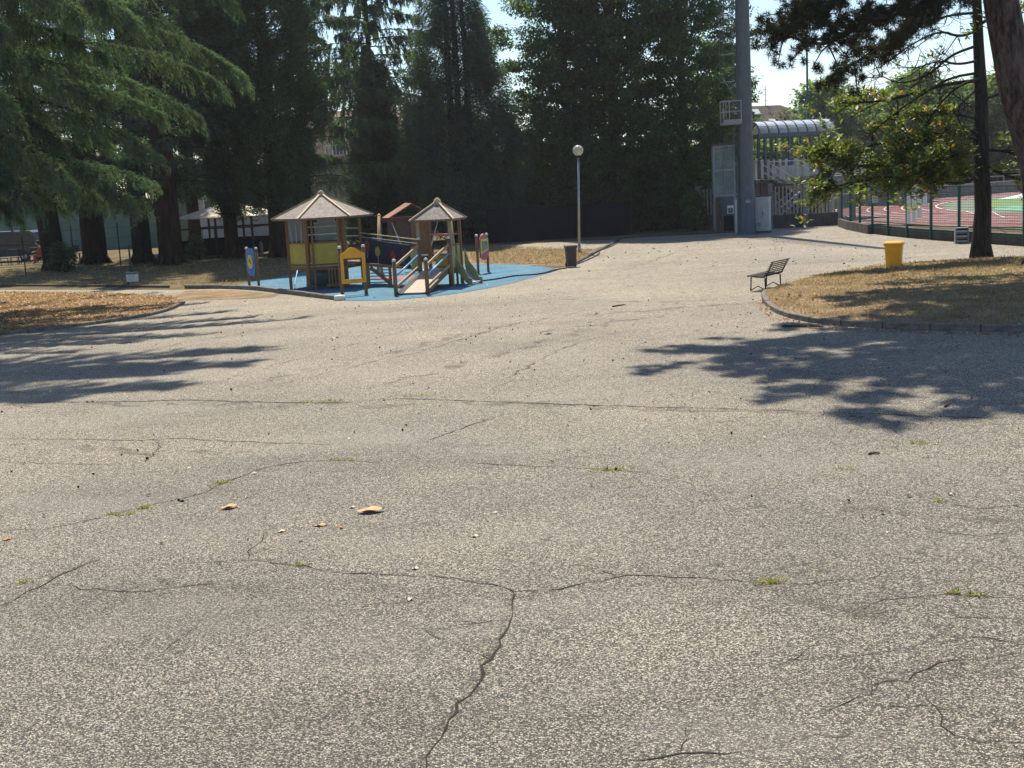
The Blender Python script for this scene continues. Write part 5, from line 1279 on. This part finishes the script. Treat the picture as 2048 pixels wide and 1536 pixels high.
def van():
    c = at(92, 500, 82.0); c.z = 0
    root = thing('parked_van', (c.x - 2.35, c.y, 0), 'dark grey parked van with red tail light behind the wire fence', 'van', rz=rad(-8))
    prof = [(-2.45, .35), (2.35, .35), (2.42, .9), (2.36, 1.25), (2.2, 1.82), (2.0, 1.93), (-.9, 1.95), (-1.35, 1.80), (-1.9, 1.15), (-2.42, .95), (-2.5, .6)]
    MB().prism([(x, -.93, z) for x, z in prof], (0, 1.86, 0)).build('body', 'van_paint', root)
    for x0, x1 in ((-1.15, -.15), (-.05, .95), (1.05, 2.05)):
        MB().prism([(x0 - (.25 if x0 < -1 else 0), -.935, 1.22), (x1, -.935, 1.22), (x1 - .03, -.935, 1.72), (x0, -.935, 1.72)], (0, -.012, 0)).build('side_window', 'window_dark', root)
    MB().box((2.33, -.78, 1.05), (.10, .26, .42)).build('tail_light', 'tail_red', root)
    MB().box((2.33, .78, 1.05), (.10, .26, .42)).build('tail_light', 'tail_red', root)
    for x in (-1.6, 1.5):
        for y in (-.86, .86):
            w_ = MB().tube([(x, y - .11, .33), (x, y + .11, .33)], .33, 20).build('wheel', 'black_rubber', root)
            MB().tube([(x, y - .125, .33), (x, y + .125, .33)], .19, 14).build('rim', 'steel', w_)
    MB().box((0, -.95, 1.02), (4.3, .02, .04)).build('trim', 'black_rubber', root)
van()
def person():
    c = at(84, 512, 76.5); c.z = 0
    root = thing('person', (c.x, c.y, 0), 'seated person in a reddish top leaning forward beside the van', 'person', rz=rad(200))
    V = [(0, 0, .50), (.03, 0, .72), (.10, 0, .98), (.13, 0, 1.10), (.02, .12, .50), (.42, .14, .52), (.44, .15, .10), (.56, .16, .05), (.02, -.12, .50), (.40, -.14, .52), (.38, -.15, .10), (.50, -.16, .05),
         (.10, .20, 1.0), (.20, .26, .74), (.44, .20, .72), (.10, -.20, 1.0), (.20, -.26, .74), (.44, -.20, .72)]
    E_ = [(0, 1), (1, 2), (2, 3), (0, 4), (4, 5), (5, 6), (6, 7), (0, 8), (8, 9), (9, 10), (10, 11), (2, 12), (12, 13), (13, 14), (2, 15), (15, 16), (16, 17)]
    Rr = [.15, .15, .14, .055, .10, .08, .055, .05, .10, .08, .055, .05, .065, .05, .04, .065, .05, .04]
    me = bpy.data.meshes.new('body'); me.from_pydata(V, E_, []); me.materials.append(MATS['cloth_red']); o = link('body', me, root)
    md = o.modifiers.new('skin', 'SKIN'); o.modifiers.new('subdiv', 'SUBSURF').levels = 1
    for k, r_ in enumerate(Rr): me.skin_vertices[0].data[k].radius = (r_, r_)
    me.skin_vertices[0].data[0].use_root = True
    hd = MB(); hd.ball((.20, 0, 1.25), .105, 14, 10, 1.2); hd.tube([(.14, 0, 1.08), (.18, 0, 1.18)], .05, 8); hd.tube([(.30, 0, 1.25), (.325, 0, 1.23)], [.02, .012], 6)
    for s_ in (-1, 1): hd.ball((.2, s_ * .105, 1.24), .025, 6, 4, 1.5)
    hd.build('head', 'skin', root, True)
    hr = MB(); hr.ball((.175, 0, 1.30), .115, 14, 10, 1.05); hr.build('hair', 'hair', root, True)
    for s_ in (-1, 1):
        h_ = MB(); h_.ball((.48, s_ * .2, .72), .04, 8, 6)
        for q in range(4): h_.tube([(.50, s_ * .2 + (q - 1.5) * .018, .72), (.55, s_ * .2 + (q - 1.5) * .02, .71), (.58, s_ * .2 + (q - 1.5) * .02, .69)], [.011, .010, .008], 5)
        h_.tube([(.47, s_ * .16, .73), (.51, s_ * .14, .74)], [.012, .009], 5); h_.build('hand', 'skin', root, True)
    return root
person()
def chair_proto(loc, rz, label):
    root = thing('garden_chair', loc, label, 'chair', 'chairs behind the wire fence', rz)
    MB().box((0, 0, .44), (.46, .44, .04)).build('seat', 'chair_blue', root)
    MB().box((0, .22, .72), (.44, .035, .42), rot=Matrix.Rotation(-.15, 3, 'X')).build('backrest', 'chair_blue', root)
    for x in (-.2, .2):
        for y in (-.19, .19): MB().box((x, y, .21), (.035, .035, .42)).build('leg', 'chair_blue', root)
    return root
c_sp = [(10, 531, 20, 'leftmost dark blue chair behind the wire fence'), (30, 529, 190, 'dark blue chair with its back to the trees, second from left'), (48, 528, 40, 'dark blue chair just left of the iron post'), (68, 525, 200, 'dark blue chair in front of the van, beside the person'), (86, 524, 175, 'dark blue chair under the seated person'), (160, 520, 60, 'dark blue chair between the two leftmost trunks')]
c0_ = None
for x, y, a, lab in c_sp:
    p = gp(x, y)
    if c0_ is None: c0_ = chair_proto(p, rad(a), lab)
    else:
        o = copy_tree(c0_); o.location = p; o.rotation_euler.z = rad(a); o['label'] = lab
tp_ = gp(20, 523); root = thing('long_table', tp_, 'long pale table among the chairs at the left edge', 'table', rz=rad(-6))
MB().box((0, 0, .74), (4.2, .75, .05)).build('top', 'wood_light', root)
for x in (-1.8, 1.8):
    for y in (-.3, .3): MB().box((x, y, .36), (.06, .06, .72)).build('leg', 'dark_iron', root)

def facade(name, label, cat, a, b, depth, h, mat, roof_mat, wins=(), roof='flat', win_mat='window_dark', balcony=False):
    a, b = Vector((a[0], a[1], 0)), Vector((b[0], b[1], 0)); d = b - a; L = d.length
    root = thing(name, a, label, cat, rz=math.atan2(d.y, d.x))
    MB().box((L / 2, depth / 2, h / 2), (L, depth, h)).build('wall', mat, root)
    if roof == 'flat': MB().box((L / 2, depth / 2, h + .1), (L + .5, depth + .5, .22)).build('roof', roof_mat, root)
    else:
        MB().add([(-.5, -.5, h), (L + .5, -.5, h), (L + .5, depth + .5, h), (-.5, depth + .5, h), (2, depth / 2, h + 2), (L - 2, depth / 2, h + 2)], [(0, 1, 5, 4), (1, 2, 5), (2, 3, 4, 5), (3, 0, 4), (3, 2, 1, 0)]).build('roof', roof_mat, root)
    for x, z, w, hh in wins:
        o = MB().box((x, -.03, z), (w + .16, .07, hh + .16)).build('window', 'white_paint', root); MB().box((x, -.075, z), (w, .03, hh)).build('pane', win_mat, o)
        if balcony:
            o = MB().box((x, -.6, z - hh / 2 - .15), (w + 1.0, 1.15, .14)).build('balcony', 'concrete_rail', root)
            for k in range(7): MB().box((x - (w + .9) / 2 + k * (w + .9) / 6, -1.12, z - hh / 2 + .4), (.04, .04, 1.0)).build('baluster', 'white_paint', o)
            MB().bar((x - (w + .9) / 2, -1.12, z - hh / 2 + .92), (x + (w + .9) / 2, -1.12, z - hh / 2 + .92), .05).build('rail', 'white_paint', o)
    return root
A_ = lambda x, Y: at(x, 400, Y).xy
facade('sports_hall', 'long low green-clad hall behind the left trunks', 'building', A_(-220, 99), A_(345, 94), 8, 3.3, 'green_hall', 'concrete_rail', [])
facade('apartment_house', 'peach-coloured house rising above the green hall at far left', 'building', A_(-120, 135), A_(140, 132), 10, 8.5, 'stucco_peach', 'roof_tile', [(2 + k * 3, z, 1.1, 1.5) for k in range(4) for z in (4, 7)], 'hip')
facade('white_building', 'plain pale grey building seen behind the larger play tower', 'building', A_(380, 92), A_(735, 90), 8, 5.4, 'stucco_pale', 'concrete_rail', [(1.6, 2.6, 1.0, 1.2), (4.0, 2.6, 1.0, 1.2), (6.2, 4.2, 1.0, 1.0), (9.0, 1.9, .9, 1.2), (11.2, 1.9, .9, 1.2)])
facade('apartment_house', 'pale apartment block with balconies glimpsed between spruce and cypress', 'building', A_(560, 128), A_(935, 124), 11, 9.6, 'stucco_peach', 'roof_tile', [(2.5 + k * 4.2, z, 1.3, 1.6) for k in range(4) for z in (2.2, 5.0, 7.8)], 'hip', 'window_dark', True)
facade('terrace_house', 'low brick-roofed house hidden behind the kiosk', 'building', A_(300, 112), A_(520, 110), 8, 4.4, 'stucco_peach', 'roof_tile', [(2 + k * 2.6, 2.4, 1.0, 1.2) for k in range(3)], 'hip')
# dark screening fence behind the play area, made of separate panels
fa = gp(975, 487); fb = gp(1262, 470); d = fb - fa; root = thing('screen_fence', fa, 'dark navy screening fence behind the lamp post and play area', 'fence', rz=math.atan2(d.y, d.x)); n = 6
for k in range(n): MB().box(((k + .5) * d.length / n, 0, .98), (d.length / n - .03, .04, 1.92)).build('panel', 'navy_fence', root)
for k in range(n + 1): MB().box((k * d.length / n, .06, 1.0), (.07, .07, 2.02)).build('post', 'dark_iron', root)
hb_ = thing('clipped_hedge', at(1180, 440, 92) * Vector((1, 1, 0)), 'tall dark hedge closing the view under the hornbeams', 'hedge')
rng = np.random.default_rng(5); cr = Crown(); C = np.stack([rng.uniform(-11, 11, 900), rng.uniform(-.9, .9, 900), rng.uniform(.2, 5.2, 900)], -1)
puffs(cr, rng, C, .6, 45, .34, .2); cr.build('foliage', 'hornbeam_leaf', hb_)
for k in range(8): MB().tube([(-9.8 + 2.8 * k, 0, 0), (-9.7 + 2.8 * k, 0, 3.5)], [.09, .03], 6).build('stem', 'bark_dark', hb_)

# stake and small sign board by the trees
st = gp(263, 547); root = thing('wooden_stake', st, 'leaning grey stake standing behind the small lawn sign', 'stake'); tpx = at(257, 489, st.y) - st
MB().tube([(0, 0, -.05), tuple(tpx * .55), tuple(tpx)], [.05, .046, .04], 7).build('stake', 'trunk_grey', root)
sg = gp(266, 568); root = thing('lawn_sign', sg, 'small pale green notice board on the grass left of the play area', 'sign', rz=rad(-5))
for x in (-.2, .2): MB().box((x, .02, .06), (.03, .03, .14)).build('foot', 'dark_iron', root)
MB().box((0, 0, .30), (.52, .03, .40)).build('board', 'paper', root); bd = root.children[-1]
MB().box((0, -.018, .45), (.50, .008, .08)).build('header_band', 'green_hall', bd)
for k in range(4): MB().box((-.03, -.018, .37 - k * .055), (.34 - .04 * (k % 3), .006, .014)).build('printed_line', 'print_grey', bd)
ed = struct(sheet('lawn_edging', G((-40, 574), (0, 574), (340, 577), (340, 575.5), (0, 572.5), (-40, 572.5)), .009, 'park_soil'))
kerb_line(ed, G((-60, 573), (60, 573), (200, 574), (338, 576)), .10, .10, 1.1, 'concrete_dark')
# hose and cables
def cable(name, px, label, cat, r=.028, mat='hose', z=.02):
    P = smooth_line([gp(x, y) + Vector((0, 0, z)) for x, y in px], 2)
    tag(MB().tube(P, r, 6).build(name, mat, None, True), label, cat)
cable('rubber_hose', [(935, 566), (985, 562), (1030, 553), (1080, 551), (1112, 541), (1134, 538)], 'black rubber hose lying across the blue play surface to the bin', 'hose', .028, 'hose', .045)
cable('power_cable', [(1150, 531), (1180, 519), (1196, 511), (1200, 505), (1194, 503), (1206, 500), (1232, 490), (1242, 477)], 'dark cable running along the kerb from the brown bin', 'cable', .026, 'hose', .03)
cable('ground_wire', [(1161, 506), (1170, 512), (1178, 517)], 'short dark wire from the lamp post foot to the kerb', 'cable', .02, 'cable_orange', .03)
cable('white_hose', [(1933, 452), (1945, 456), (1960, 462), (1985, 452), (1995, 462), (2010, 468)], 'pale hose draped over the low fence wall behind the magnolia', 'hose', .03, 'white_cap', .72)

# ------------------------------------------------------------------ asphalt cracks, weeds, leaves, twigs
def crack(px, w=.012, mat='crack', jag=.035, z=.0105, step=.13):
    P = resample(smooth_line([gp(x, y) for x, y in px], 1), step); vs = []; n = len(P)
    for i, p in enumerate(P):
        d = (P[min(i + 1, n - 1)] - P[max(i - 1, 0)]).normalized(); q = Vector((-d.y, d.x, 0))
        c = p + q * random.uniform(-jag, jag); ww = .72 * w * random.uniform(.2, 1.3) * (.25 + .75 * min(1, 3.5 * min(i + .3, n - .7 - i) / n + .15))
        vs += [(c.x + q.x * ww / 2, c.y + q.y * ww / 2, z), (c.x - q.x * ww / 2, c.y - q.y * ww / 2, z)]
    mb = MB().add(vs, [(2 * i, 2 * i + 1, 2 * i + 3, 2 * i + 2) for i in range(n - 1)])
    if mat == 'crack':                                          # hairline side spurs
        for _ in range(n // 7):
            i = random.randrange(1, n - 1); d = (P[i + 1] - P[i - 1]).normalized(); c = Vector(vs[2 * i]); c.z = z; a = random.choice((-1, 1)) * random.uniform(.5, 1.3); hd = Matrix.Rotation(a, 3, 'Z') @ d
            sv = []; m_ = random.randint(3, 6)
            for k in range(m_ + 1):
                q = Vector((-hd.y, hd.x, 0)); hw_ = .0035 * (1 - k / (m_ + .5)); sv += [c + q * hw_, c - q * hw_]; hd = Matrix.Rotation(random.uniform(-.5, .5), 3, 'Z') @ hd; c = c + hd * .09
            mb.add(sv, [(2 * k, 2 * k + 1, 2 * k + 3, 2 * k + 2) for k in range(m_)])
    o = mb.build({'crack': 'crack', 'crack_dirt': 'crack_edge', 'wear': 'worn_band'}.get(mat, 'patch_seam'), mat, asphalt)
    up_normals(o)
for px, w in (([(850, 1536), (870, 1480), (900, 1430), (940, 1390), (965, 1345), (1000, 1280), (1020, 1225), (1035, 1188)], .032), ([(100, 1172), (200, 1182), (300, 1185), (400, 1172), (480, 1160)], .016),
              ([(330, 1132), (500, 1120), (600, 1133), (700, 1150), (850, 1152), (950, 1165), (1040, 1187), (1130, 1180), (1230, 1155), (1330, 1152), (1500, 1165), (1600, 1172), (1700, 1160), (1790, 1160)], .02),
              ([(0, 1062), (120, 1058), (200, 1035), (330, 1005), (400, 990), (450, 965), (520, 940), (580, 925), (700, 920), (760, 928)], .022), ([(490, 1120), (520, 1080), (540, 1060)], .016), ([(0, 878), (150, 880), (310, 882), (350, 877), (500, 886), (690, 890)], .022),
              ([(0, 925), (170, 930), (250, 930)], .018), ([(310, 880), (325, 893), (290, 925)], .018), ([(0, 806), (240, 805), (380, 800), (520, 806), (700, 806)], .05), ([(690, 806), (790, 797), (1000, 805), (1200, 812), (1500, 820)], .04),
              ([(850, 885), (960, 845), (1010, 830)], .02), ([(900, 925), (1000, 930), (1100, 935), (1190, 940), (1300, 945)], .018), ([(1233, 1524), (1489, 1503), (1565, 1494)], .02), ([(1653, 1420), (1726, 1402), (1751, 1366), (1824, 1360), (1872, 1329), (1958, 1317), (2048, 1310)], .018),
              ([(1726, 1219), (1787, 1198), (1897, 1189), (2048, 1201)], .016), ([(1480, 1330), (1600, 1325), (1730, 1310), (1800, 1305)], .012), ([(1020, 1242), (930, 1250), (830, 1268), (900, 1280)], .012), ([(1150, 1130), (1200, 1145), (1240, 1154)], .014),
              ([(0, 1215), (60, 1185), (120, 1150), (200, 1120)], .022), ([(1860, 1400), (1900, 1470), (2000, 1490), (2048, 1492)], .014), ([(1726, 1402), (1800, 1420), (1900, 1415)], .012), ([(1560, 1490), (1640, 1470), (1700, 1475)], .010),
              ([(1900, 1240), (1960, 1236), (2048, 1240)], .014), ([(1880, 1290), (1950, 1270), (2048, 1290)], .014), ([(1900, 1010), (1960, 1020), (2048, 1012)], .014), ([(1850, 1060), (1950, 1075), (2048, 1065)], .012), ([(330, 1300), (380, 1270), (420, 1240)], .012)):
    crack(px, w)
    crack(px, w * 3.5, 'crack_dirt', .05, .0090, .16)
for px, w in (([(500, 783), (600, 760), (700, 735), (860, 700), (1000, 655), (1120, 630)], .10), ([(960, 800), (1060, 730), (1140, 690), (1240, 665)], .09), ([(1500, 822), (1700, 828), (1900, 838), (2048, 838)], .09), ([(420, 770), (520, 740), (700, 690), (900, 640)], .07),
              ([(1180, 560), (1290, 530), (1350, 505), (1372, 492)], .10), ([(1545, 470), (1552, 495), (1556, 520)], .06), ([(1000, 600), (1100, 590), (1200, 598)], .07), ([(1090, 610), (1250, 612), (1500, 606)], .06), ([(1300, 600), (1420, 592), (1500, 590)], .05)):
    crack(px, w, 'seam', .09, .0095, .25)

for px, w in (([(0, 812), (300, 808), (600, 812), (900, 806), (1250, 815), (1650, 830), (2048, 842)], .55), ([(480, 775), (650, 735), (850, 690), (1020, 650), (1150, 628)], .40), ([(760, 775), (950, 720), (1100, 680), (1250, 640)], .5),
              ([(1080, 640), (1250, 625), (1420, 612), (1510, 605)], .9), ([(1120, 600), (1300, 606), (1480, 598)], .7), ([(1050, 668), (1180, 650), (1330, 632)], .7), ([(1560, 740), (1680, 755), (1760, 790)], .9), ([(300, 700), (520, 660), (760, 625)], .35),
              ([(1150, 560), (1280, 528), (1380, 498)], .35), ([(1240, 560), (1330, 530), (1400, 500)], .35), ([(1560, 530), (1640, 520), (1760, 515)], .4), ([(0, 890), (250, 905), (520, 900)], .35), ([(1700, 1010), (1880, 1030), (2048, 1040)], .5), ([(1500, 1180), (1700, 1240), (1900, 1250)], .4), ([(300, 1150), (500, 1170), (800, 1165)], .3)):
    crack(px, w, 'wear', .22, .0078, .35)
def weed(px, size, n, label, seed):
    rng = np.random.default_rng(seed); c = gp(*px); root = thing('weed_tuft', (c.x, c.y, .006), label, 'weed', 'weeds growing from asphalt cracks')
    cr = Crown(); P = np.stack([rng.normal(0, size * .5, n), rng.normal(0, size * .16, n), np.zeros(n)], -1)
    D = rng.normal(size=(n, 3)); D[:, 2] = np.abs(D[:, 2]) * .8 + .25
    cr.add(cards(rng, P, D, rng.uniform(.03, .075, n), .012)); cr.build('blades', 'weed', root)
for i, (px, s_, n, lab) in enumerate((((1540, 1167), .14, 70, 'greenest weed tuft on the long crack at right'), ((1908, 1188), .05, 30, 'small weed tuft near the right edge of the crack'), ((1950, 1193), .07, 30, 'dry straw-coloured tuft at the far right crack'), ((1225, 942), .28, 80, 'wide flat weed patch right of centre on the asphalt'),
                                      ((445, 967), .12, 45, 'weed at the bend of the long left crack'), ((288, 1018), .10, 40, 'weed below the bend of the left crack'), ((235, 1031), .22, 55, 'lowest weed streak along the left crack'), ((655, 803), .2, 50, 'weed patch on the dark cross seam, left of centre'),
                                      ((610, 806), .16, 40, 'leftmost weed patch on the dark cross seam'), ((830, 793), .4, 70, 'longest weed streak on the dark cross seam'), ((1835, 888), .22, 45, 'weed below the big tree shadow at right'), ((600, 1133), .10, 30, 'tiny weed on the middle crack'), ((48, 1168), .08, 26, 'small yellowish weed at the left edge'), ((1690, 940), .12, 26, 'faint weed right of the twig'), ((1875, 1005), .06, 20, 'single small weed at right'), ((690, 921), .16, 30, 'brownish dry weed streak above the two large leaves'))):
    weed(px, s_, n, lab, 300 + i)
def leaf(px, L, mat, rz, label, lift=.035, curl=.3):
    c = gp(*px); n = 8; vs = []; fs = []
    for i in range(n + 1):
        t = i / n; w = L * .26 * math.sin(math.pi * min(1, t * .96 + .03)) ** .8; x = (t - .5) * L
        z = lift * abs(2 * t - 1) ** 1.6 * (1 if t > .5 else .6)
        for s_ in (-1, 0, 1): vs.append((x, s_ * w, .004 + z + curl * w * abs(s_) + .010 * math.sin(t * 9 + s_ * 2) * abs(s_)))
    for i in range(n):
        for k in range(2): fs.append((i * 3 + k, i * 3 + k + 1, i * 3 + k + 4, i * 3 + k + 3))
    mb = MB().add(vs, fs); mb.tube([(-L * .5, 0, .004 + lift * .6), (-L * .64, .01, .02)], [.004, .002], 4, False)
    o = mb.build('fallen_leaf', mat, None, True, (c.x, c.y, .008), rz); tag(o, label, 'leaf', 'fallen leaves on the asphalt'); o.modifiers.new('thick', 'SOLIDIFY').thickness = .0015
    return o
leaf((459, 1018), .20, 'leaf_dry', rad(28), 'curled tan leaf, left of the two large ones on the asphalt', .028, .45)
leaf((742, 1026), .29, 'leaf_dry', rad(10), 'long curled tan leaf, right of the two large ones', .028, .45)
for i, (px, L, mt_, a, lab) in enumerate((((563, 1065), .10, 'leaf_pale', 40, 'pale small leaf below the two large ones'), ((641, 1053), .14, 'leaf_dry', 5, 'flat narrow leaf between the two large ones'), ((683, 1057), .08, 'leaf_rust', 100, 'rusty small leaf below the long leaf'), ((705, 1017), .08, 'leaf_pale', 20, 'pale scrap left of the long curled leaf'),
                                          ((15, 1081), .10, 'leaf_rust', 60, 'rusty leaf at the left edge'), ((820, 1202), .08, 'leaf_pale', 70, 'pale leaf below the middle crack'), ((831, 1140), .08, 'leaf_pale', 10, 'pale scrap just above the middle crack'), ((950, 1075), .09, 'leaf_pale', 0, 'pale leaf right of the long leaf'), ((665, 678), .16, 'leaf_pale', 12, 'pale leaf on the asphalt before the play area'), ((1097, 669), .20, 'twig', 30, 'dark curled leaf in the middle distance'))):
    leaf(px, L, mt_, rad(a), lab, .012, .12)
for i, (p0, p1, r_, lab) in enumerate((((1737, 911), (1760, 909.5), .014, 'short dark twig on the asphalt at right'), ((1225, 615), (1250, 611), .02, 'dark stick on the asphalt left of the bench'), ((1565, 655), (1645, 656), .028, 'long dark stick lying in front of the right kerb'), ((1890, 816), (1900, 811), .016, 'small twig inside the big tree shadow'))):
    a, b = gp(*p0), gp(*p1); c = (a + b) / 2; d = b - a
    o = MB().tube([a - c, (b - a) * .1 + Vector((0, .01, .006)), b - c], [r_, r_ * .9, r_ * .6], 6).build('fallen_twig', 'twig', None, True, (c.x, c.y, .006 + r_)); tag(o, lab, 'twig', 'fallen twigs')

# scattered crumbs of bark and leaf on the asphalt
rng = np.random.default_rng(401)
def scatter(name, label, poly, n, size, mat, zf, seed, up=.0, aspect=.5, dens=None):
    rng = np.random.default_rng(seed); P = []
    xs = [p[0] for p in poly]; ys = [p[1] for p in poly]; tot = 0
    while tot < n:
        Q = np.stack([rng.uniform(min(xs), max(xs), n * 2), rng.uniform(min(ys), max(ys), n * 2)], -1); Q = Q[in_poly(Q, poly)]
        if dens is not None: Q = Q[rng.random(len(Q)) < dens(Q)]
        P.append(Q); tot += len(Q)
    Q = np.concatenate(P)[:n]; z = zf(Q)
    P3 = np.concatenate([Q, z[:, None]], -1); D = rng.normal(size=(n, 3)); D[:, 2] = np.abs(D[:, 2]) * up + .05
    cr = Crown(); L = size * rng.uniform(.4, 1.5, n); cr.add(cards(rng, P3, D, L, L * aspect, .3, roll=np.array([0, 0, 1.0]) if up < .5 else None))
    o = cr.build(name, mat, None); return tag(o, label, None, None, 'stuff')
flat = lambda h: (lambda Q: np.full(len(Q), h))
front = [tuple(p.xy) for p in G((0, 1100), (2048, 1100), (2048, 670), (1500, 600), (1130, 545), (700, 606), (400, 600), (300, 640), (0, 680))]
scatter('leaf_crumbs', 'tiny dark bits of bark and cones strewn over the asphalt', front, 420, .045, 'twig', flat(.012), 402, .6, .7)
scatter('leaf_scraps', 'tiny pale leaf scraps strewn over the asphalt', front, 260, .055, 'leaf_pale', flat(.012), 403, .3, .5)
far_f = [tuple(p.xy) for p in G((1150, 545), (1700, 545), (1900, 500), (1700, 470), (1250, 495))]
scatter('far_leaf_scraps', 'leaf scraps on the distant asphalt lane', far_f, 160, .07, 'twig', flat(.012), 404, .5, .6)
matp = [tuple(p.xy) for p in bm_pts]
scatter('mat_debris', 'leaf scraps and fine dirt lying on the blue play surface', matp, 260, .06, 'leaf_pale', flat(.022), 405, .3, .6)
import mathutils.bvhtree as _bv
def surf_z(o):
    me = o.data; t = _bv.BVHTree.FromPolygons([v.co[:] for v in me.vertices], [p.vertices[:] for p in me.polygons])
    def f(Q):
        out = np.zeros(len(Q))
        for i, q in enumerate(Q):
            h = t.ray_cast(Vector((q[0], q[1], 5)), Vector((0, 0, -1)))[0]; out[i] = h.z if h else .1
        return out
    return f
lz = surf_z(left_island); rz_ = surf_z(right_island)
lp_ = [(p.x, p.y) for p in li_front + li_back]; rp_ = [(p.x, p.y) for p in ri_pts]
near_l = [tuple(p.xy) for p in G((-40, 690), (0, 672), (200, 648), (290, 635), (345, 620), (366, 606), (345, 597), (250, 591), (0, 588), (-40, 588))]
scatter('leaf_litter', 'russet leaf litter covering the left lawn', near_l, 9000, .075, 'litter', lz, 411, .25, .55)
scatter('dry_grass', 'parched grass blades on the left lawn', near_l, 9000, .07, 'dry_blade', lz, 412, 1.2, .16)
near_r = [tuple(p.xy) for p in G((1530, 590), (1528, 600), (1550, 623), (1600, 641), (1700, 652), (1850, 658), (2080, 664), (2080, 522), (1880, 529), (1760, 537), (1640, 556), (1560, 578))]
scatter('dry_grass', 'parched grass blades on the right lawn', near_r, 26000, .075, 'dry_blade', rz_, 413, 1.2, .16)
scatter('leaf_litter', 'fallen leaves scattered on the right lawn', near_r, 500, .09, 'litter', rz_, 414, .3, .55)
vg = [tuple(p.xy) for p in G((985, 492), (1188, 500), (1142, 532), (1030, 530), (945, 527), (938, 507))]
scatter('dry_grass', 'parched grass blades between play area and path', vg, 9000, .09, 'dry_blade', flat(.012), 415, 1.2, .18)
park = [tuple(p.xy) for p in G((0, 572), (460, 572), (580, 548), (600, 520), (300, 516), (0, 540))]
scatter('shade_grass', 'thin grass in the shade under the conifers', park, 12000, .12, 'dry_blade', flat(.004), 416, 1.2, .14)
kb = [tuple(p.xy) for p in G((1526, 600), (1548, 630), (1620, 650), (1850, 663), (2048, 668), (2048, 673), (1850, 669), (1620, 658), (1540, 640), (1510, 610))]
scatter('kerb_litter', 'dry leaves gathered along the right kerb', kb, 260, .075, 'litter', flat(.012), 417, .4, .6)

# ------------------------------------------------------------------ summer haze: one even box of air
mt = bpy.data.materials.new('haze'); mt.use_nodes = True; nt = mt.node_tree; nt.nodes.clear()
out = nt.nodes.new('ShaderNodeOutputMaterial'); pv = nt.nodes.new('ShaderNodeVolumePrincipled')
pv.inputs['Density'].default_value = .00022; pv.inputs['Color'].default_value = (.92, .95, 1, 1); pv.inputs['Anisotropy'].default_value = .35
nt.links.new(pv.outputs[0], out.inputs['Volume']); MATS['haze'] = mt
hz = MB().box((0, 257, 16), (850, 614, 34)).build('haze', 'haze'); hz['kind'] = 'stuff'; hz['label'] = 'thin summer haze in the air over the whole park'
